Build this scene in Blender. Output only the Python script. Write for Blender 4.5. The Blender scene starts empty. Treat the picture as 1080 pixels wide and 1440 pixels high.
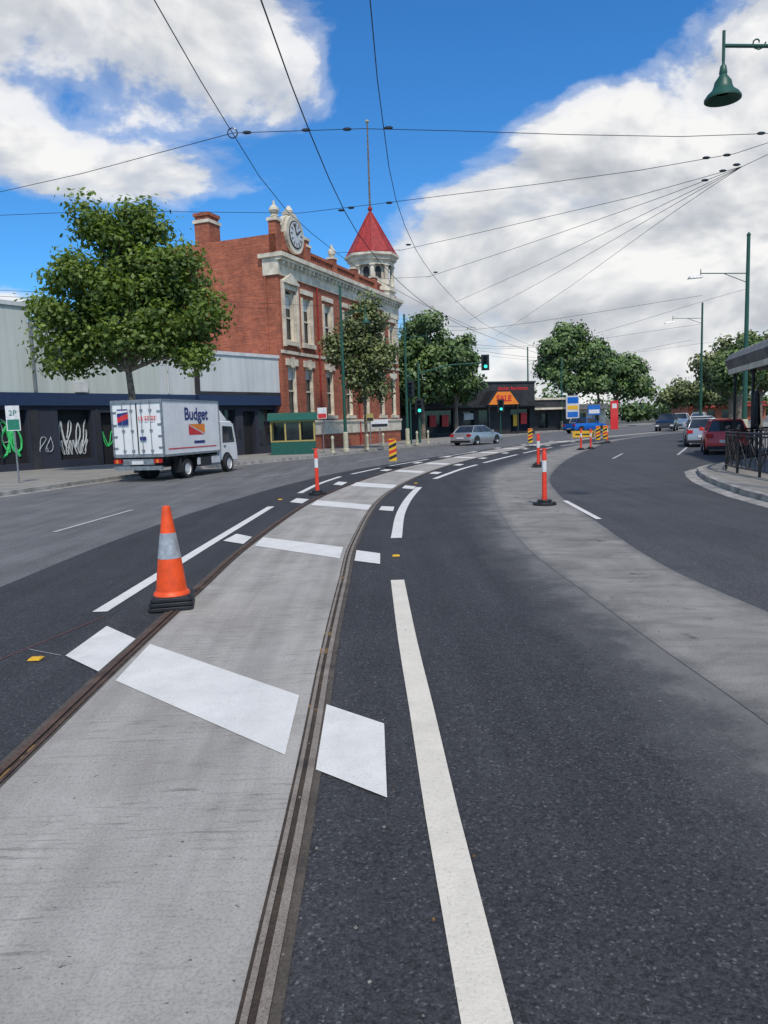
import bpy, math, random
import numpy as np
from mathutils import Vector, Matrix
random.seed(7)
scene=bpy.context.scene
rad=math.radians
# ------------------------------------------------------------ node helpers
def newmat(name):
    m=bpy.data.materials.new(name); m.use_nodes=True
    nt=m.node_tree; b=nt.nodes['Principled BSDF']; return m,nt,b
def N(nt,t,**k):
    n=nt.nodes.new(t)
    for a,v in k.items(): setattr(n,a,v)
    return n
def lk(nt,a,b): nt.links.new(a,b)
def c4(c): return (c[0],c[1],c[2],1)
def noise(nt,vec,scale,detail=4,rough=0.6,dist=0.0):
    n=N(nt,'ShaderNodeTexNoise'); n.inputs['Scale'].default_value=scale; n.inputs['Detail'].default_value=detail
    n.inputs['Roughness'].default_value=rough; n.inputs['Distortion'].default_value=dist
    if vec is not None: lk(nt,vec,n.inputs['Vector'])
    return n.outputs['Fac']
def ramp(nt,fac,stops,interp='LINEAR'):
    r=N(nt,'ShaderNodeValToRGB'); r.color_ramp.interpolation=interp
    e=r.color_ramp.elements
    while len(e)<len(stops): e.new(0.5)
    for i,(p,c) in enumerate(stops):
        e[i].position=p; e[i].color=c4(c) if hasattr(c,'__len__') else (c,c,c,1)
    lk(nt,fac,r.inputs[0]); return r.outputs[0]
def mix(nt,fac,a,b,mode='MIX'):
    m=N(nt,'ShaderNodeMix',data_type='RGBA',blend_type=mode)
    fi=[i for i in m.inputs if i.name=='Factor' and i.type=='VALUE'][0]
    ai=[i for i in m.inputs if i.name=='A' and i.type=='RGBA'][0]; bi=[i for i in m.inputs if i.name=='B' and i.type=='RGBA'][0]
    for s,v in ((fi,fac),(ai,a),(bi,b)):
        if isinstance(v,bpy.types.NodeSocket): lk(nt,v,s)
        elif s is fi: s.default_value=v
        else: s.default_value=c4(v)
    return [o for o in m.outputs if o.type=='RGBA'][0]
def math_(nt,op,a,b=None,c=None,clamp=False):
    n=N(nt,'ShaderNodeMath',operation=op); n.use_clamp=clamp
    for i,v in enumerate((a,b,c)):
        if v is None: continue
        if isinstance(v,bpy.types.NodeSocket): lk(nt,v,n.inputs[i])
        else: n.inputs[i].default_value=v
    return n.outputs[0]
def objco(nt): return N(nt,'ShaderNodeTexCoord').outputs['Object']
def uvco(nt): return N(nt,'ShaderNodeTexCoord').outputs['UV']
def mapping(nt,vec,scale=(1,1,1),loc=(0,0,0),rot=(0,0,0)):
    m=N(nt,'ShaderNodeMapping'); lk(nt,vec,m.inputs[0]); m.inputs['Scale'].default_value=scale; m.inputs['Location'].default_value=loc; m.inputs['Rotation'].default_value=rot
    return m.outputs[0]
def bump(nt,b,h,strength=0.3,dist=0.01):
    n=N(nt,'ShaderNodeBump'); n.inputs['Strength'].default_value=strength; n.inputs['Distance'].default_value=dist
    lk(nt,h,n.inputs['Height']); lk(nt,n.outputs[0],b.inputs['Normal'])
def simple(name,col,rough=0.6,metal=0.0,var=0.12,scale=6.0,coat=0.0):
    m,nt,b=newmat(name); co=objco(nt)
    n=noise(nt,co,scale,2,0.65)
    lo=[max(0,x*(1-var*1.6)) for x in col]; hi=[min(1,x*(1+var)) for x in col]
    lk(nt,ramp(nt,n,[(0.3,lo),(0.7,hi)]),b.inputs['Base Color'])
    b.inputs['Roughness'].default_value=rough; b.inputs['Metallic'].default_value=metal
    b.inputs['Coat Weight'].default_value=coat
    return m
# ------------------------------------------------------------ materials
def asphalt(name,dark,light,stone,patch=0.25,rough=0.85,bm=0.5,pit=0.4,edge=None):
    m,nt,b=newmat(name); co=objco(nt)
    v=N(nt,'ShaderNodeTexVoronoi'); v.inputs['Scale'].default_value=105; lk(nt,co,v.inputs['Vector'])
    sep=N(nt,'ShaderNodeSeparateColor'); lk(nt,v.outputs['Color'],sep.inputs[0])
    base=ramp(nt,sep.outputs[0],[(0.0,dark),(0.65,light),(0.93,[x*1.25 for x in light]),(1.0,stone)])
    pits=noise(nt,co,50,3,0.78)
    base=mix(nt,1.0,base,ramp(nt,pits,[(0.36,pit),(0.48,0.95),(0.70,1.25)]),'MULTIPLY')
    big=noise(nt,co,0.8,4,0.65,0.3)
    base=mix(nt,ramp(nt,big,[(0.38,0.0),(0.72,patch)]),base,stone)
    streak=noise(nt,mapping(nt,co,(2.4,0.16,1),rot=(0,0,rad(4))),1.0,3,0.65)
    base=mix(nt,1.0,base,ramp(nt,streak,[(0.3,0.76),(0.7,1.14)]),'MULTIPLY')
    if edge:
        uv=N(nt,'ShaderNodeSeparateXYZ'); lk(nt,uvco(nt),uv.inputs[0])
        e=math_(nt,'ADD',uv.outputs[0],math_(nt,'MULTIPLY',math_(nt,'SUBTRACT',noise(nt,co,1.4,5,0.72),.5),edge[1]))
        f=ramp(nt,e,[(edge[0]-0.16,0.0),(edge[0],edge[2]*.35),(0.99,edge[2])])
        base=mix(nt,f,base,edge[3])
    lk(nt,base,b.inputs['Base Color']); b.inputs['Roughness'].default_value=rough
    if bm: bump(nt,b,pits,bm,0.01)
    return m
M_new=asphalt('asphalt_new',(0.019,0.019,0.020),(0.043,0.043,0.045),(0.13,0.13,0.13),0.12,0.8,0.8,0.28,edge=(0.90,0.45,0.75,(0.19,0.185,0.17)))
M_newL=asphalt('asphalt_new_plain',(0.019,0.019,0.020),(0.041,0.041,0.043),(0.12,0.12,0.12),0.12,0.8,0.7,0.3)
M_old=asphalt('asphalt_old',(0.085,0.084,0.083),(0.135,0.133,0.130),(0.24,0.235,0.225),0.35,0.9,0,0.6)
M_rt=asphalt('asphalt_right',(0.034,0.034,0.036),(0.066,0.066,0.068),(0.16,0.16,0.155),0.14,0.85,0,0.5)
def concrete(name,c1,c2,broom=1.0,pits=True):
    m,nt,b=newmat(name); uv=uvco(nt); co=objco(nt)
    big=noise(nt,co,1.1,5,0.68,0.5)
    base=ramp(nt,big,[(0.28,c1),(0.5,[(x+y)/2 for x,y in zip(c1,c2)]),(0.72,c2)])
    st=noise(nt,mapping(nt,uv,(3.0,34,1),rot=(0,0,rad(9))),1.0,4,0.7)
    msk=ramp(nt,noise(nt,mapping(nt,co,loc=(4,7,0)),0.9,2),[(0.40,0.15*broom),(0.60,0.95*broom)])
    base=mix(nt,msk,base,ramp(nt,st,[(0.34,0.55),(0.46,1.0),(0.7,1.08)]),'MULTIPLY')
    st2=noise(nt,mapping(nt,uv,(4,0.22,1)),1.0,3,0.6)
    base=mix(nt,1.0,base,ramp(nt,st2,[(0.3,0.80),(0.65,1.07)]),'MULTIPLY')
    gr=noise(nt,co,70,3,0.8)
    base=mix(nt,1.0,base,ramp(nt,gr,[(0.28,0.62),(0.5,1.0),(0.75,1.14)]),'MULTIPLY')
    if pits:
        pn=noise(nt,mapping(nt,co,(1,1.3,1),loc=(9,2,0)),30,2,0.5)
        base=mix(nt,1.0,base,ramp(nt,pn,[(0.245,0.35),(0.27,1.0)]),'MULTIPLY')
        stn=noise(nt,mapping(nt,co,loc=(1,5,0)),2.3,4,0.7)
        base=mix(nt,ramp(nt,stn,[(0.62,0.0),(0.74,0.35)]),base,(0.17,0.15,0.125))
    lk(nt,base,b.inputs['Base Color']); b.inputs['Roughness'].default_value=0.9
    if pits: bump(nt,b,math_(nt,'ADD',math_(nt,'MULTIPLY',st,0.5),gr),0.45,0.006)
    return m
M_track=concrete('track_concrete',(0.29,0.27,0.235),(0.43,0.405,0.36))
def medianmat():
    m,nt,b=newmat('median_bare'); co=objco(nt); uv=uvco(nt)
    big=noise(nt,co,0.9,6,0.72,0.8)
    base=ramp(nt,big,[(0.3,(0.15,0.143,0.13)),(0.48,(0.24,0.228,0.205)),(0.72,(0.34,0.322,0.288))])
    sep=N(nt,'ShaderNodeSeparateXYZ'); lk(nt,uv,sep.inputs[0])
    e=math_(nt,'ABSOLUTE',math_(nt,'SUBTRACT',sep.outputs[0],0.5))
    e=math_(nt,'ADD',e,math_(nt,'MULTIPLY',noise(nt,co,2.5,4,0.75),0.25))
    base=mix(nt,ramp(nt,e,[(0.52,0.0),(0.64,0.55)]),base,(0.10,0.10,0.10))
    sp2=noise(nt,mapping(nt,co,loc=(3,1,0)),1.7,4,0.6)
    base=mix(nt,ramp(nt,sp2,[(0.64,0.0),(0.68,0.75)]),base,(0.085,0.08,0.075))
    st=noise(nt,mapping(nt,uv,(0.9,3.0,1)),1.2,3,0.7)
    base=mix(nt,1.0,base,ramp(nt,st,[(0.32,0.78),(0.62,1.08)]),'MULTIPLY')
    gr=noise(nt,co,80,3,0.8)
    base=mix(nt,1.0,base,ramp(nt,gr,[(0.28,0.5),(0.52,1.0),(0.78,1.35)]),'MULTIPLY')
    lk(nt,base,b.inputs['Base Color']); b.inputs['Roughness'].default_value=0.95; bump(nt,b,gr,0.6,0.008); return m
M_med=medianmat()
def paint(name,col,wear=0.25):
    m,nt,b=newmat(name); co=objco(nt)
    n=noise(nt,co,60,3,0.8); n2=noise(nt,co,3.0,4,0.7)
    base=ramp(nt,n2,[(0.3,[x*0.84 for x in col]),(0.65,col)])
    base=mix(nt,1.0,base,ramp(nt,n,[(0.3,0.86),(0.55,1.0)]),'MULTIPLY')
    base=mix(nt,ramp(nt,n,[(0.28,wear),(0.35,0.0)]),base,(0.12,0.12,0.12))
    lk(nt,base,b.inputs['Base Color']); b.inputs['Roughness'].default_value=0.7
    bump(nt,b,n,0.5,0.006); return m
M_white=paint('road_paint_white',(0.76,0.74,0.68),.45); M_line=paint('road_paint_line',(0.74,0.68,0.56),.55)
M_oldline=paint('road_paint_faded',(0.5,0.49,0.46),0.8); M_redl=paint('survey_line',(0.22,0.07,0.06),0.9)
def railmat(name,c1,c2,rough,metal,spots=None):
    m,nt,b=newmat(name); uv=uvco(nt); co=objco(nt)
    n=noise(nt,mapping(nt,uv,(3,3.0,1)),1.5,4,0.75)
    base=ramp(nt,n,[(0.3,c1),(0.68,c2)])
    base=mix(nt,1.0,base,ramp(nt,noise(nt,co,110,2,0.8),[(0.3,0.55),(0.7,1.25)]),'MULTIPLY')
    if spots: base=mix(nt,ramp(nt,noise(nt,co,2.2,3,0.7),[(0.60,0.0),(0.66,0.9)]),base,spots)
    lk(nt,base,b.inputs['Base Color']); b.inputs['Roughness'].default_value=rough; b.inputs['Metallic'].default_value=metal; return m
M_steel=railmat('rail_head_steel',(0.19,0.15,0.11),(0.36,0.31,0.25),0.55,0.15)
M_rust=railmat('rail_rust',(0.055,0.03,0.02),(0.16,0.095,0.065),0.75,0.1)
M_groove=railmat('rail_groove',(0.02,0.017,0.015),(0.085,0.06,0.04),0.95,0.0,(0.26,0.15,0.045))
M_seal=railmat('bitumen_seal',(0.045,0.037,0.03),(0.13,0.105,0.08),0.8,0.0)
M_foot=concrete('footpath_concrete',(0.22,0.21,0.185),(0.33,0.31,0.275),0.3,False)
M_kerb=simple('kerb_stone',(0.33,0.315,0.285),0.9,0,0.28,3)
M_ground=simple('ground_soil',(0.10,0.10,0.07),0.95,0,0.4,0.2)
def brickmat():
    m,nt,b=newmat('red_brick'); co=objco(nt)
    sp=N(nt,'ShaderNodeSeparateXYZ'); lk(nt,co,sp.inputs[0])
    cb=N(nt,'ShaderNodeCombineXYZ'); lk(nt,math_(nt,'ADD',sp.outputs[0],sp.outputs[1]),cb.inputs[0]); lk(nt,sp.outputs[2],cb.inputs[1])
    br=N(nt,'ShaderNodeTexBrick'); lk(nt,cb.outputs[0],br.inputs[0]); br.inputs['Scale'].default_value=1.0
    br.inputs['Brick Width'].default_value=0.26; br.inputs['Row Height'].default_value=0.10; br.inputs['Mortar Size'].default_value=0.010
    br.inputs['Color1'].default_value=(0.50,0.125,0.055,1); br.inputs['Color2'].default_value=(0.33,0.07,0.035,1); br.inputs['Mortar'].default_value=(0.33,0.19,0.13,1)
    n=noise(nt,mapping(nt,co,(1,1,0.6)),0.8,5,0.72)
    base=mix(nt,1.0,br.outputs[0],ramp(nt,n,[(0.3,0.66),(0.7,1.2)]),'MULTIPLY')
    n2=noise(nt,mapping(nt,co,(0.4,0.4,7)),1.0,3,0.7)
    base=mix(nt,1.0,base,ramp(nt,n2,[(0.35,0.80),(0.65,1.1)]),'MULTIPLY')
    lk(nt,base,b.inputs['Base Color']); b.inputs['Roughness'].default_value=0.9; return m
M_brick=brickmat()
M_cream=simple('cream_stucco',(0.68,0.60,0.47),0.8,0,0.2,1.5)
M_redroof=simple('red_roof_tiles',(0.36,0.03,0.025),0.55,0,0.2,3)
def renderwall(name,col):
    m,nt,b=newmat(name); co=objco(nt)
    n=noise(nt,mapping(nt,co,(0.5,0.5,0.18)),1.2,4,0.7)
    st=noise(nt,mapping(nt,co,(3,3,0.12)),1.0,3,0.7)
    base=mix(nt,1.0,ramp(nt,n,[(0.3,[x*0.88 for x in col]),(0.7,col)]),ramp(nt,st,[(0.3,0.86),(0.6,1.02)]),'MULTIPLY')
    lk(nt,base,b.inputs['Base Color']); b.inputs['Roughness'].default_value=0.85; return m
M_render=renderwall('grey_render',(0.55,0.59,0.54)); M_render2=renderwall('pale_render',(0.62,0.64,0.63)); M_navy=renderwall('navy_tiles',(0.03,0.033,0.05))
M_blue=simple('blue_fascia',(0.018,0.035,0.09),0.5)
def glassmat(name,col=(0.015,0.018,0.022),rough=0.06):
    m,nt,b=newmat(name); co=objco(nt)
    lk(nt,ramp(nt,noise(nt,co,1.2,2),[(0.35,col),(0.7,[x*2.6 for x in col])]),b.inputs['Base Color'])
    b.inputs['Roughness'].default_value=rough; b.inputs['Specular IOR Level'].default_value=0.6; return m
M_glass=glassmat('window_glass'); M_carglass=glassmat('car_glass',(0.02,0.024,0.028),0.04)
M_black=simple('black_paint',(0.02,0.02,0.022),0.5); M_dark=simple('dark_cladding',(0.03,0.029,0.032),0.7,0,0.3,1)
M_char=simple('charcoal_interior',(0.012,0.012,0.014),0.8)
M_green=simple('pole_green',(0.018,0.085,0.055),0.45); M_creamp=simple('pole_cream',(0.5,0.47,0.33),0.6)
M_shel=simple('shelter_green',(0.015,0.10,0.07),0.45); M_shel2=simple('shelter_yellow',(0.42,0.33,0.10),0.5)
M_wpaint=simple('white_gloss',(0.80,0.79,0.77),0.4,0,0.05,1.3,0.2); M_wpaint2=simple('white_dull',(0.62,0.61,0.60),0.5,0,0.1,3)
M_tyre=simple('tyre_rubber',(0.02,0.02,0.021),0.85); M_alloy=simple('wheel_alloy',(0.45,0.46,0.47),0.35,0.7)
M_galv=simple('galvanised_steel',(0.32,0.33,0.34),0.45,0.6,0.2,8)
M_orange=simple('cone_orange',(0.88,0.085,0.010),0.5,0,0.14,7); M_bollard=simple('bollard_red_orange',(0.82,0.05,0.02),0.5,0,0.1,9)
M_refl=simple('reflective_sleeve',(0.42,0.43,0.44),0.35,0.2,0.2,12); M_reflw=simple('reflective_white',(0.72,0.71,0.70),0.4)
M_yel=simple('sign_yellow',(0.78,0.44,0.02),0.5); M_redp=simple('red_paint',(0.68,0.03,0.03),0.35,0,0.05,3,0.5)
M_navyink=simple('navy_ink',(0.02,0.03,0.16),0.5); M_redink=simple('red_ink',(0.65,0.03,0.03),0.5); M_orink=simple('orange_ink',(0.85,0.24,0.02),0.5)
M_silver=simple('silver_paint',(0.42,0.44,0.46),0.3,0.5,0.04,2,0.6); M_cblack=simple('car_black',(0.015,0.017,0.022),0.2,0.2,0.05,2,0.8)
M_cblue=simple('car_blue',(0.01,0.14,0.55),0.3,0.2,0.05,2,0.6); M_taill=simple('tail_light',(0.5,0.01,0.01),0.2); M_headl=simple('head_light',(0.7,0.7,0.68),0.1)
M_wire=simple('wire_copper',(0.02,0.02,0.022),0.6); M_insul=simple('insulator',(0.03,0.035,0.04),0.3)
M_bark=simple('bark',(0.20,0.16,0.12),0.95,0,0.45,7)
M_verd=simple('verandah_iron',(0.18,0.165,0.155),0.6,0,.3,2); M_sgreen=simple('sign_green',(0.02,0.20,0.12),0.5); M_graf=simple('graffiti_white',(0.6,0.62,0.6),0.7); M_grafg=simple('graffiti_green',(0.06,0.60,0.16),0.7)
M_stone=simple('loose_stone',(0.22,0.2,0.17),0.9,0,.4,20); M_leaflit=simple('dry_leaf',(0.18,0.10,0.04),0.9,0,.3,20)
def emis(name,col,s):
    m,nt,b=newmat(name); b.inputs['Base Color'].default_value=c4(col); b.inputs['Emission Color'].default_value=c4(col); b.inputs['Emission Strength'].default_value=s; return m
M_sigg=emis('signal_green_lit',(0.05,0.9,0.6),1.5)
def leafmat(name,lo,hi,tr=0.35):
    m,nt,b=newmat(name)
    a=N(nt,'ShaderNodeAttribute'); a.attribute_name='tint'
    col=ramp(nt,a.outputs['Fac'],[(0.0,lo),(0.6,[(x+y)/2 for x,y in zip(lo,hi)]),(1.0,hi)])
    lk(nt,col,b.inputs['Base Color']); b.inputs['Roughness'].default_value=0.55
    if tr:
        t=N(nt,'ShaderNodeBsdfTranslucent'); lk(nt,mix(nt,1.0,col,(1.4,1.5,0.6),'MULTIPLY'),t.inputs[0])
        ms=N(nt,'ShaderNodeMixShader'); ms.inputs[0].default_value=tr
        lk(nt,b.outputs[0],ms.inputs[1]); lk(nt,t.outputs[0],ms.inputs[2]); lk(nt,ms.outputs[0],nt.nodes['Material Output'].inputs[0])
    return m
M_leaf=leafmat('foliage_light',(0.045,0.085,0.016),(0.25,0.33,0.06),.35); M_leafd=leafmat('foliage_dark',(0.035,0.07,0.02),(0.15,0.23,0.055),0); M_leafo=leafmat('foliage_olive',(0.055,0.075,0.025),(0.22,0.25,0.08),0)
# ------------------------------------------------------------ mesh builder
class MB:
    def __init__(s): s.v=[];s.f=[];s.m=[];s.mats=[];s.uv=None
    def mi(s,mat):
        if mat not in s.mats: s.mats.append(mat)
        return s.mats.index(mat)
    def face(s,pts,mat):
        i=len(s.v); s.v+= [tuple(p) for p in pts]; s.f.append(list(range(i,i+len(pts)))); s.m.append(s.mi(mat))
    def box(s,x0,x1,y0,y1,z0,z1,mat):
        i=len(s.v); s.v+=[(x0,y0,z0),(x1,y0,z0),(x1,y1,z0),(x0,y1,z0),(x0,y0,z1),(x1,y0,z1),(x1,y1,z1),(x0,y1,z1)]
        for q in ((3,2,1,0),(4,5,6,7),(0,1,5,4),(1,2,6,5),(2,3,7,6),(3,0,4,7)): s.f.append([i+k for k in q]); s.m.append(s.mi(mat))
    def hexa(s,b,t,mat):
        i=len(s.v); n=len(b); s.v+=[tuple(p) for p in b]+[tuple(p) for p in t]
        s.f.append([i+k for k in range(n)][::-1]); s.f.append([i+n+k for k in range(n)]); s.m+= [s.mi(mat)]*2
        for k in range(n): s.f.append([i+k,i+(k+1)%n,i+n+(k+1)%n,i+n+k]); s.m.append(s.mi(mat))
    def prism(s,poly,z0,z1,mat): s.hexa([(p[0],p[1],z0) for p in poly],[(p[0],p[1],z1) for p in poly],mat)
    def tube(s,pts,rs,mat,n=8,cap=True):
        pts=[Vector(p) for p in pts]
        if not hasattr(rs,'__len__'): rs=[rs]*len(pts)
        i0=len(s.v); up=Vector((0.13,0.27,0.95))
        for k,p in enumerate(pts):
            d=(pts[min(k+1,len(pts)-1)]-pts[max(k-1,0)]).normalized()
            if abs(d.dot(up))>0.98: up=Vector((1,0.1,0))
            a=d.cross(up).normalized(); b=d.cross(a)
            for j in range(n):
                t=2*math.pi*j/n; q=p+(a*math.cos(t)+b*math.sin(t))*rs[k]; s.v.append(tuple(q))
        mi=s.mi(mat)
        for k in range(len(pts)-1):
            for j in range(n):
                a=i0+k*n+j; b=i0+k*n+(j+1)%n; s.f.append([a,b,b+n,a+n]); s.m.append(mi)
        if cap:
            s.f.append([i0+j for j in range(n)][::-1]); s.f.append([i0+(len(pts)-1)*n+j for j in range(n)]); s.m+=[mi,mi]
    def lathe(s,c,prof,mat,n=20,a0=0.0,mats=None):
        i0=len(s.v)
        for (r,z) in prof:
            for j in range(n):
                t=a0+2*math.pi*j/n; s.v.append((c[0]+r*math.cos(t),c[1]+r*math.sin(t),c[2]+z))
        for k in range(len(prof)-1):
            mm=s.mi(mats[k] if mats else mat)
            for j in range(n):
                a=i0+k*n+j; b=i0+k*n+(j+1)%n; s.f.append([a,b,b+n,a+n]); s.m.append(mm)
        s.f.append([i0+(len(prof)-1)*n+j for j in range(n)]); s.m.append(s.mi(mats[-1] if mats else mat))
    def wall(s,x0,x1,z0,z1,y,holes,mat,depth=0.22,rmat=None):
        xs=sorted(set([x0,x1]+[h[0] for h in holes]+[h[1] for h in holes])); zs=sorted(set([z0,z1]+[h[2] for h in holes]+[h[3] for h in holes]))
        for a,b in zip(xs,xs[1:]):
            for c,d in zip(zs,zs[1:]):
                mx,mz=(a+b)/2,(c+d)/2
                if any(h[0]<mx<h[1] and h[2]<mz<h[3] for h in holes): continue
                s.face([(a,y,c),(b,y,c),(b,y,d),(a,y,d)],mat)
        for h in holes:
            r=rmat or mat; a,b,c,d=h[:4]; y2=y+depth
            s.face([(a,y,c),(b,y,c),(b,y2,c),(a,y2,c)],r); s.face([(a,y2,d),(b,y2,d),(b,y,d),(a,y,d)],r)
            s.face([(a,y,c),(a,y2,c),(a,y2,d),(a,y,d)],r); s.face([(b,y2,c),(b,y,c),(b,y,d),(b,y2,d)],r)
            s.face([(a,y2,c),(b,y2,c),(b,y2,d),(a,y2,d)],h[4] if len(h)>4 else M_glass)
    def build(s,name,parent=None,bevel=0.0,smooth=True,loc=None,rotz=0.0):
        me=bpy.data.meshes.new(name); me.from_pydata(s.v,[],s.f)
        for m in s.mats: me.materials.append(m)
        me.polygons.foreach_set('material_index',s.m)
        if smooth:
            me.polygons.foreach_set('use_smooth',[True]*len(s.f)); me.update(); me.set_sharp_from_angle(angle=rad(35))
        if s.uv:
            uvl=me.uv_layers.new(name='UVMap'); arr=[]
            for f in s.f:
                for vi in f: arr+=list(s.uv[vi])
            uvl.data.foreach_set('uv',arr)
        me.update()
        o=bpy.data.objects.new(name,me); scene.collection.objects.link(o)
        if parent: o.parent=parent
        if loc: o.location=loc
        o.rotation_euler[2]=rotz
        if bevel:
            b=o.modifiers.new('bev','BEVEL'); b.width=bevel; b.segments=2; b.limit_method='ANGLE'; b.angle_limit=rad(40)
        return o
def empty(name,loc=(0,0,0),rotz=0.0):
    e=bpy.data.objects.new(name,None); e.location=loc; e.rotation_euler[2]=rotz; e.empty_display_size=0.3; scene.collection.objects.link(e); return e
def text(body,parent,loc,rot,size,mat,name='lettering',bold=0.0,ext=0.002):
    c=bpy.data.curves.new(name,'FONT'); c.body=body; c.size=size; c.extrude=ext; c.offset=bold; c.align_x='CENTER'; c.align_y='CENTER'; c.materials.append(mat)
    o=bpy.data.objects.new(name,c); o.location=loc; o.rotation_euler=rot; scene.collection.objects.link(o); o.parent=parent; return o
def spline(pts,step=0.5):
    P=[Vector((*p,0)) if len(p)==2 else Vector(p) for p in pts]; P=[P[0]*2-P[1]]+P+[P[-1]*2-P[-2]]; out=[]
    for i in range(1,len(P)-2):
        p0,p1,p2,p3=P[i-1:i+3]; n=max(1,int((p2-p1).length/step))
        for k in range(n):
            t=k/n; out.append(0.5*((2*p1)+(-p0+p2)*t+(2*p0-5*p1+4*p2-p3)*t*t+(-p0+3*p1-3*p2+p3)*t**3))
    out.append(P[-2]); return out
def offs(path,d):
    out=[]
    for i,p in enumerate(path):
        t=(path[min(i+1,len(path)-1)]-path[max(i-1,0)]).normalized(); out.append(Vector((p.x+t.y*d,p.y-t.x*d,0)))
    return out
def strip(name,L,R,z,mat,ncross=1,absuv=True,parent=None,build=True,mb=None):
    n=len(L); mb=mb or MB(); mb.uv=mb.uv or []; i0=len(mb.v); acc=0
    for i in range(n):
        if i: acc+=((L[i]+R[i])/2-(L[i-1]+R[i-1])/2).length
        w=(R[i]-L[i]).length
        for j in range(ncross+1):
            t=j/ncross; p=L[i].lerp(R[i],t); mb.v.append((p.x,p.y,z)); mb.uv.append((w*t if absuv else t,acc))
    mi=mb.mi(mat)
    for i in range(n-1):
        for j in range(ncross):
            a=i0+i*(ncross+1)+j; mb.f.append([a,a+1,a+ncross+2,a+ncross+1]); mb.m.append(mi)
    if build: return mb.build(name,parent,smooth=False)
    return mb
def resample(path,n):
    d=[0]
    for a,b in zip(path,path[1:]): d.append(d[-1]+(b-a).length)
    out=[];j=0
    for i in range(n):
        t=d[-1]*i/(n-1)
        while j<len(d)-2 and d[j+1]<t: j+=1
        k=(t-d[j])/max(1e-6,d[j+1]-d[j]); out.append(path[j].lerp(path[j+1],min(1,k)))
    return out
def band(name,Lp,Rp,z,mat,n=120,ncross=1,absuv=False,parent=None):
    return strip(name,resample(spline(Lp),n),resample(spline(Rp),n),z,mat,ncross,absuv,parent)
# ------------------------------------------------------------ camera
f=1040.0; th=math.atan(124/1040); ro=rad(1.9)
F=Vector((0,math.cos(th),-math.sin(th))); U0=Vector((0,math.sin(th),math.cos(th))); R0=Vector((1,0,0))
U=U0*math.cos(ro)+R0*math.sin(ro); R=R0*math.cos(ro)-U0*math.sin(ro)
cam=bpy.data.cameras.new('camera'); co=bpy.data.objects.new('camera',cam); scene.collection.objects.link(co); scene.camera=co
mw=Matrix((R,U,-F)).transposed().to_4x4(); mw.translation=Vector((0,0,1.75)); co.matrix_world=mw
cam.sensor_fit='VERTICAL'; cam.sensor_height=36; cam.lens=26; cam.clip_start=0.05; cam.clip_end=6000
# ------------------------------------------------------------ ground, roads
g=MB(); g.face([(-2500,-2500,0),(2500,-2500,0),(2500,2500,0),(-2500,2500,0)],M_ground); g.build('ground',smooth=False)
kerbL=[(-12.5,-8),(-12.3,8),(-11.6,19),(-10.9,23),(-10.1,27),(-8.7,31.5),(-6.6,36),(-4.1,40.5),(-1.9,45.5),(1.5,53),(5.2,60.5),(11,73),(20.4,92),(40,122),(75,165),(140,240)]
kerbR=[(6.6,-8),(6.8,6),(7.4,14.3),(7.93,17.4),(8.67,20.1),(9.9,23.0),(12.4,25.3),(15.0,28.6),(16.6,33.5),(21.6,46.6),(29.5,64),(40,86),(58,112),(92,152),(160,225)]
track=[(-1.2,-6),(-1.22,-1),(-1.22,3),(-1.26,5.5),(-1.27,8),(-1.25,11),(-0.93,16.6),(-0.2,21.5),(0.95,26.5),(2.3,31),(4.5,37),(8.0,45.2),(12.3,53),(18.2,62),(26,72.5),(40,90),(66,120),(120,185)]
medL=[(2.2,-6),(2.17,0),(2.11,4),(2.06,5.02),(2.0,6.8),(1.93,10),(2.27,14.6),(3.0,20.5),(3.94,25.3),(6.08,31.3),(9.2,39.5),(12.8,47.5),(18,56.5),(21.4,61)]
medR=[(3.6,-6),(3.55,0),(3.4,5),(3.22,8.3),(3.54,12.2),(4.04,17),(5.09,22.4),(7.76,31),(11.2,40.0),(15.0,49.3),(19.4,57.5),(21.8,61)]
newL=[(-4.7,-6),(-4.6,4),(-4.5,8.5),(-4.4,12),(-3.95,16.5),(-2.9,22.5),(-1.3,28.3),(1.6,35),(5.2,42.5),(9.7,51),(16,61),(24,72),(38,90),(64,120)]
tr=spline(track,0.5)
band('road',kerbL,kerbR,0.004,M_old,160,4,True)
band('road_new_surface',newL,track[:-1],0.008,M_newL,140,3,True)
rl=[(-0.8,-6),(-0.8,3),(-0.85,8),(-0.83,11),(-0.5,16.6),(0.25,21.5),(1.4,26.5),(2.8,31),(5.0,37),(8.5,45.2),(12.8,53),(18.6,60.5)]
band('road_lane_surface',rl,medL,0.009,M_new,140,8,False)
band('road_right_surface',medR+[(30,72),(42,88),(64,117)],kerbR[:-2],0.008,M_rt,140,4,True)
band('median_strip',medL,medR,0.013,M_med,160,6,False)
strip('track_bed',offs(tr,-0.74),offs(tr,0.74),0.014,M_track,4)
railp=empty('tram_track')
mb=MB()
segs={'L':[(-0.095,-0.05,M_seal,0.016),(-0.05,-0.012,M_rust,0.026),(-0.012,0.012,M_groove,0.016),(0.012,0.032,M_rust,0.024),(0.032,0.05,M_seal,0.017)],
'R':[(-0.05,-0.035,M_groove,0.016),(-0.035,-0.013,M_steel,0.024),(-0.013,0.013,M_groove,0.016),(0.013,0.048,M_steel,0.026),(0.048,0.085,M_seal,0.016)]}
for side,base in (('L',-0.78),('R',0.78)):
    for a,b,m_,z in segs[side]: strip('x',offs(tr,base+a),offs(tr,base+b),z,m_,1,True,build=False,mb=mb)
mb.build('rails',railp,smooth=False)
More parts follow.
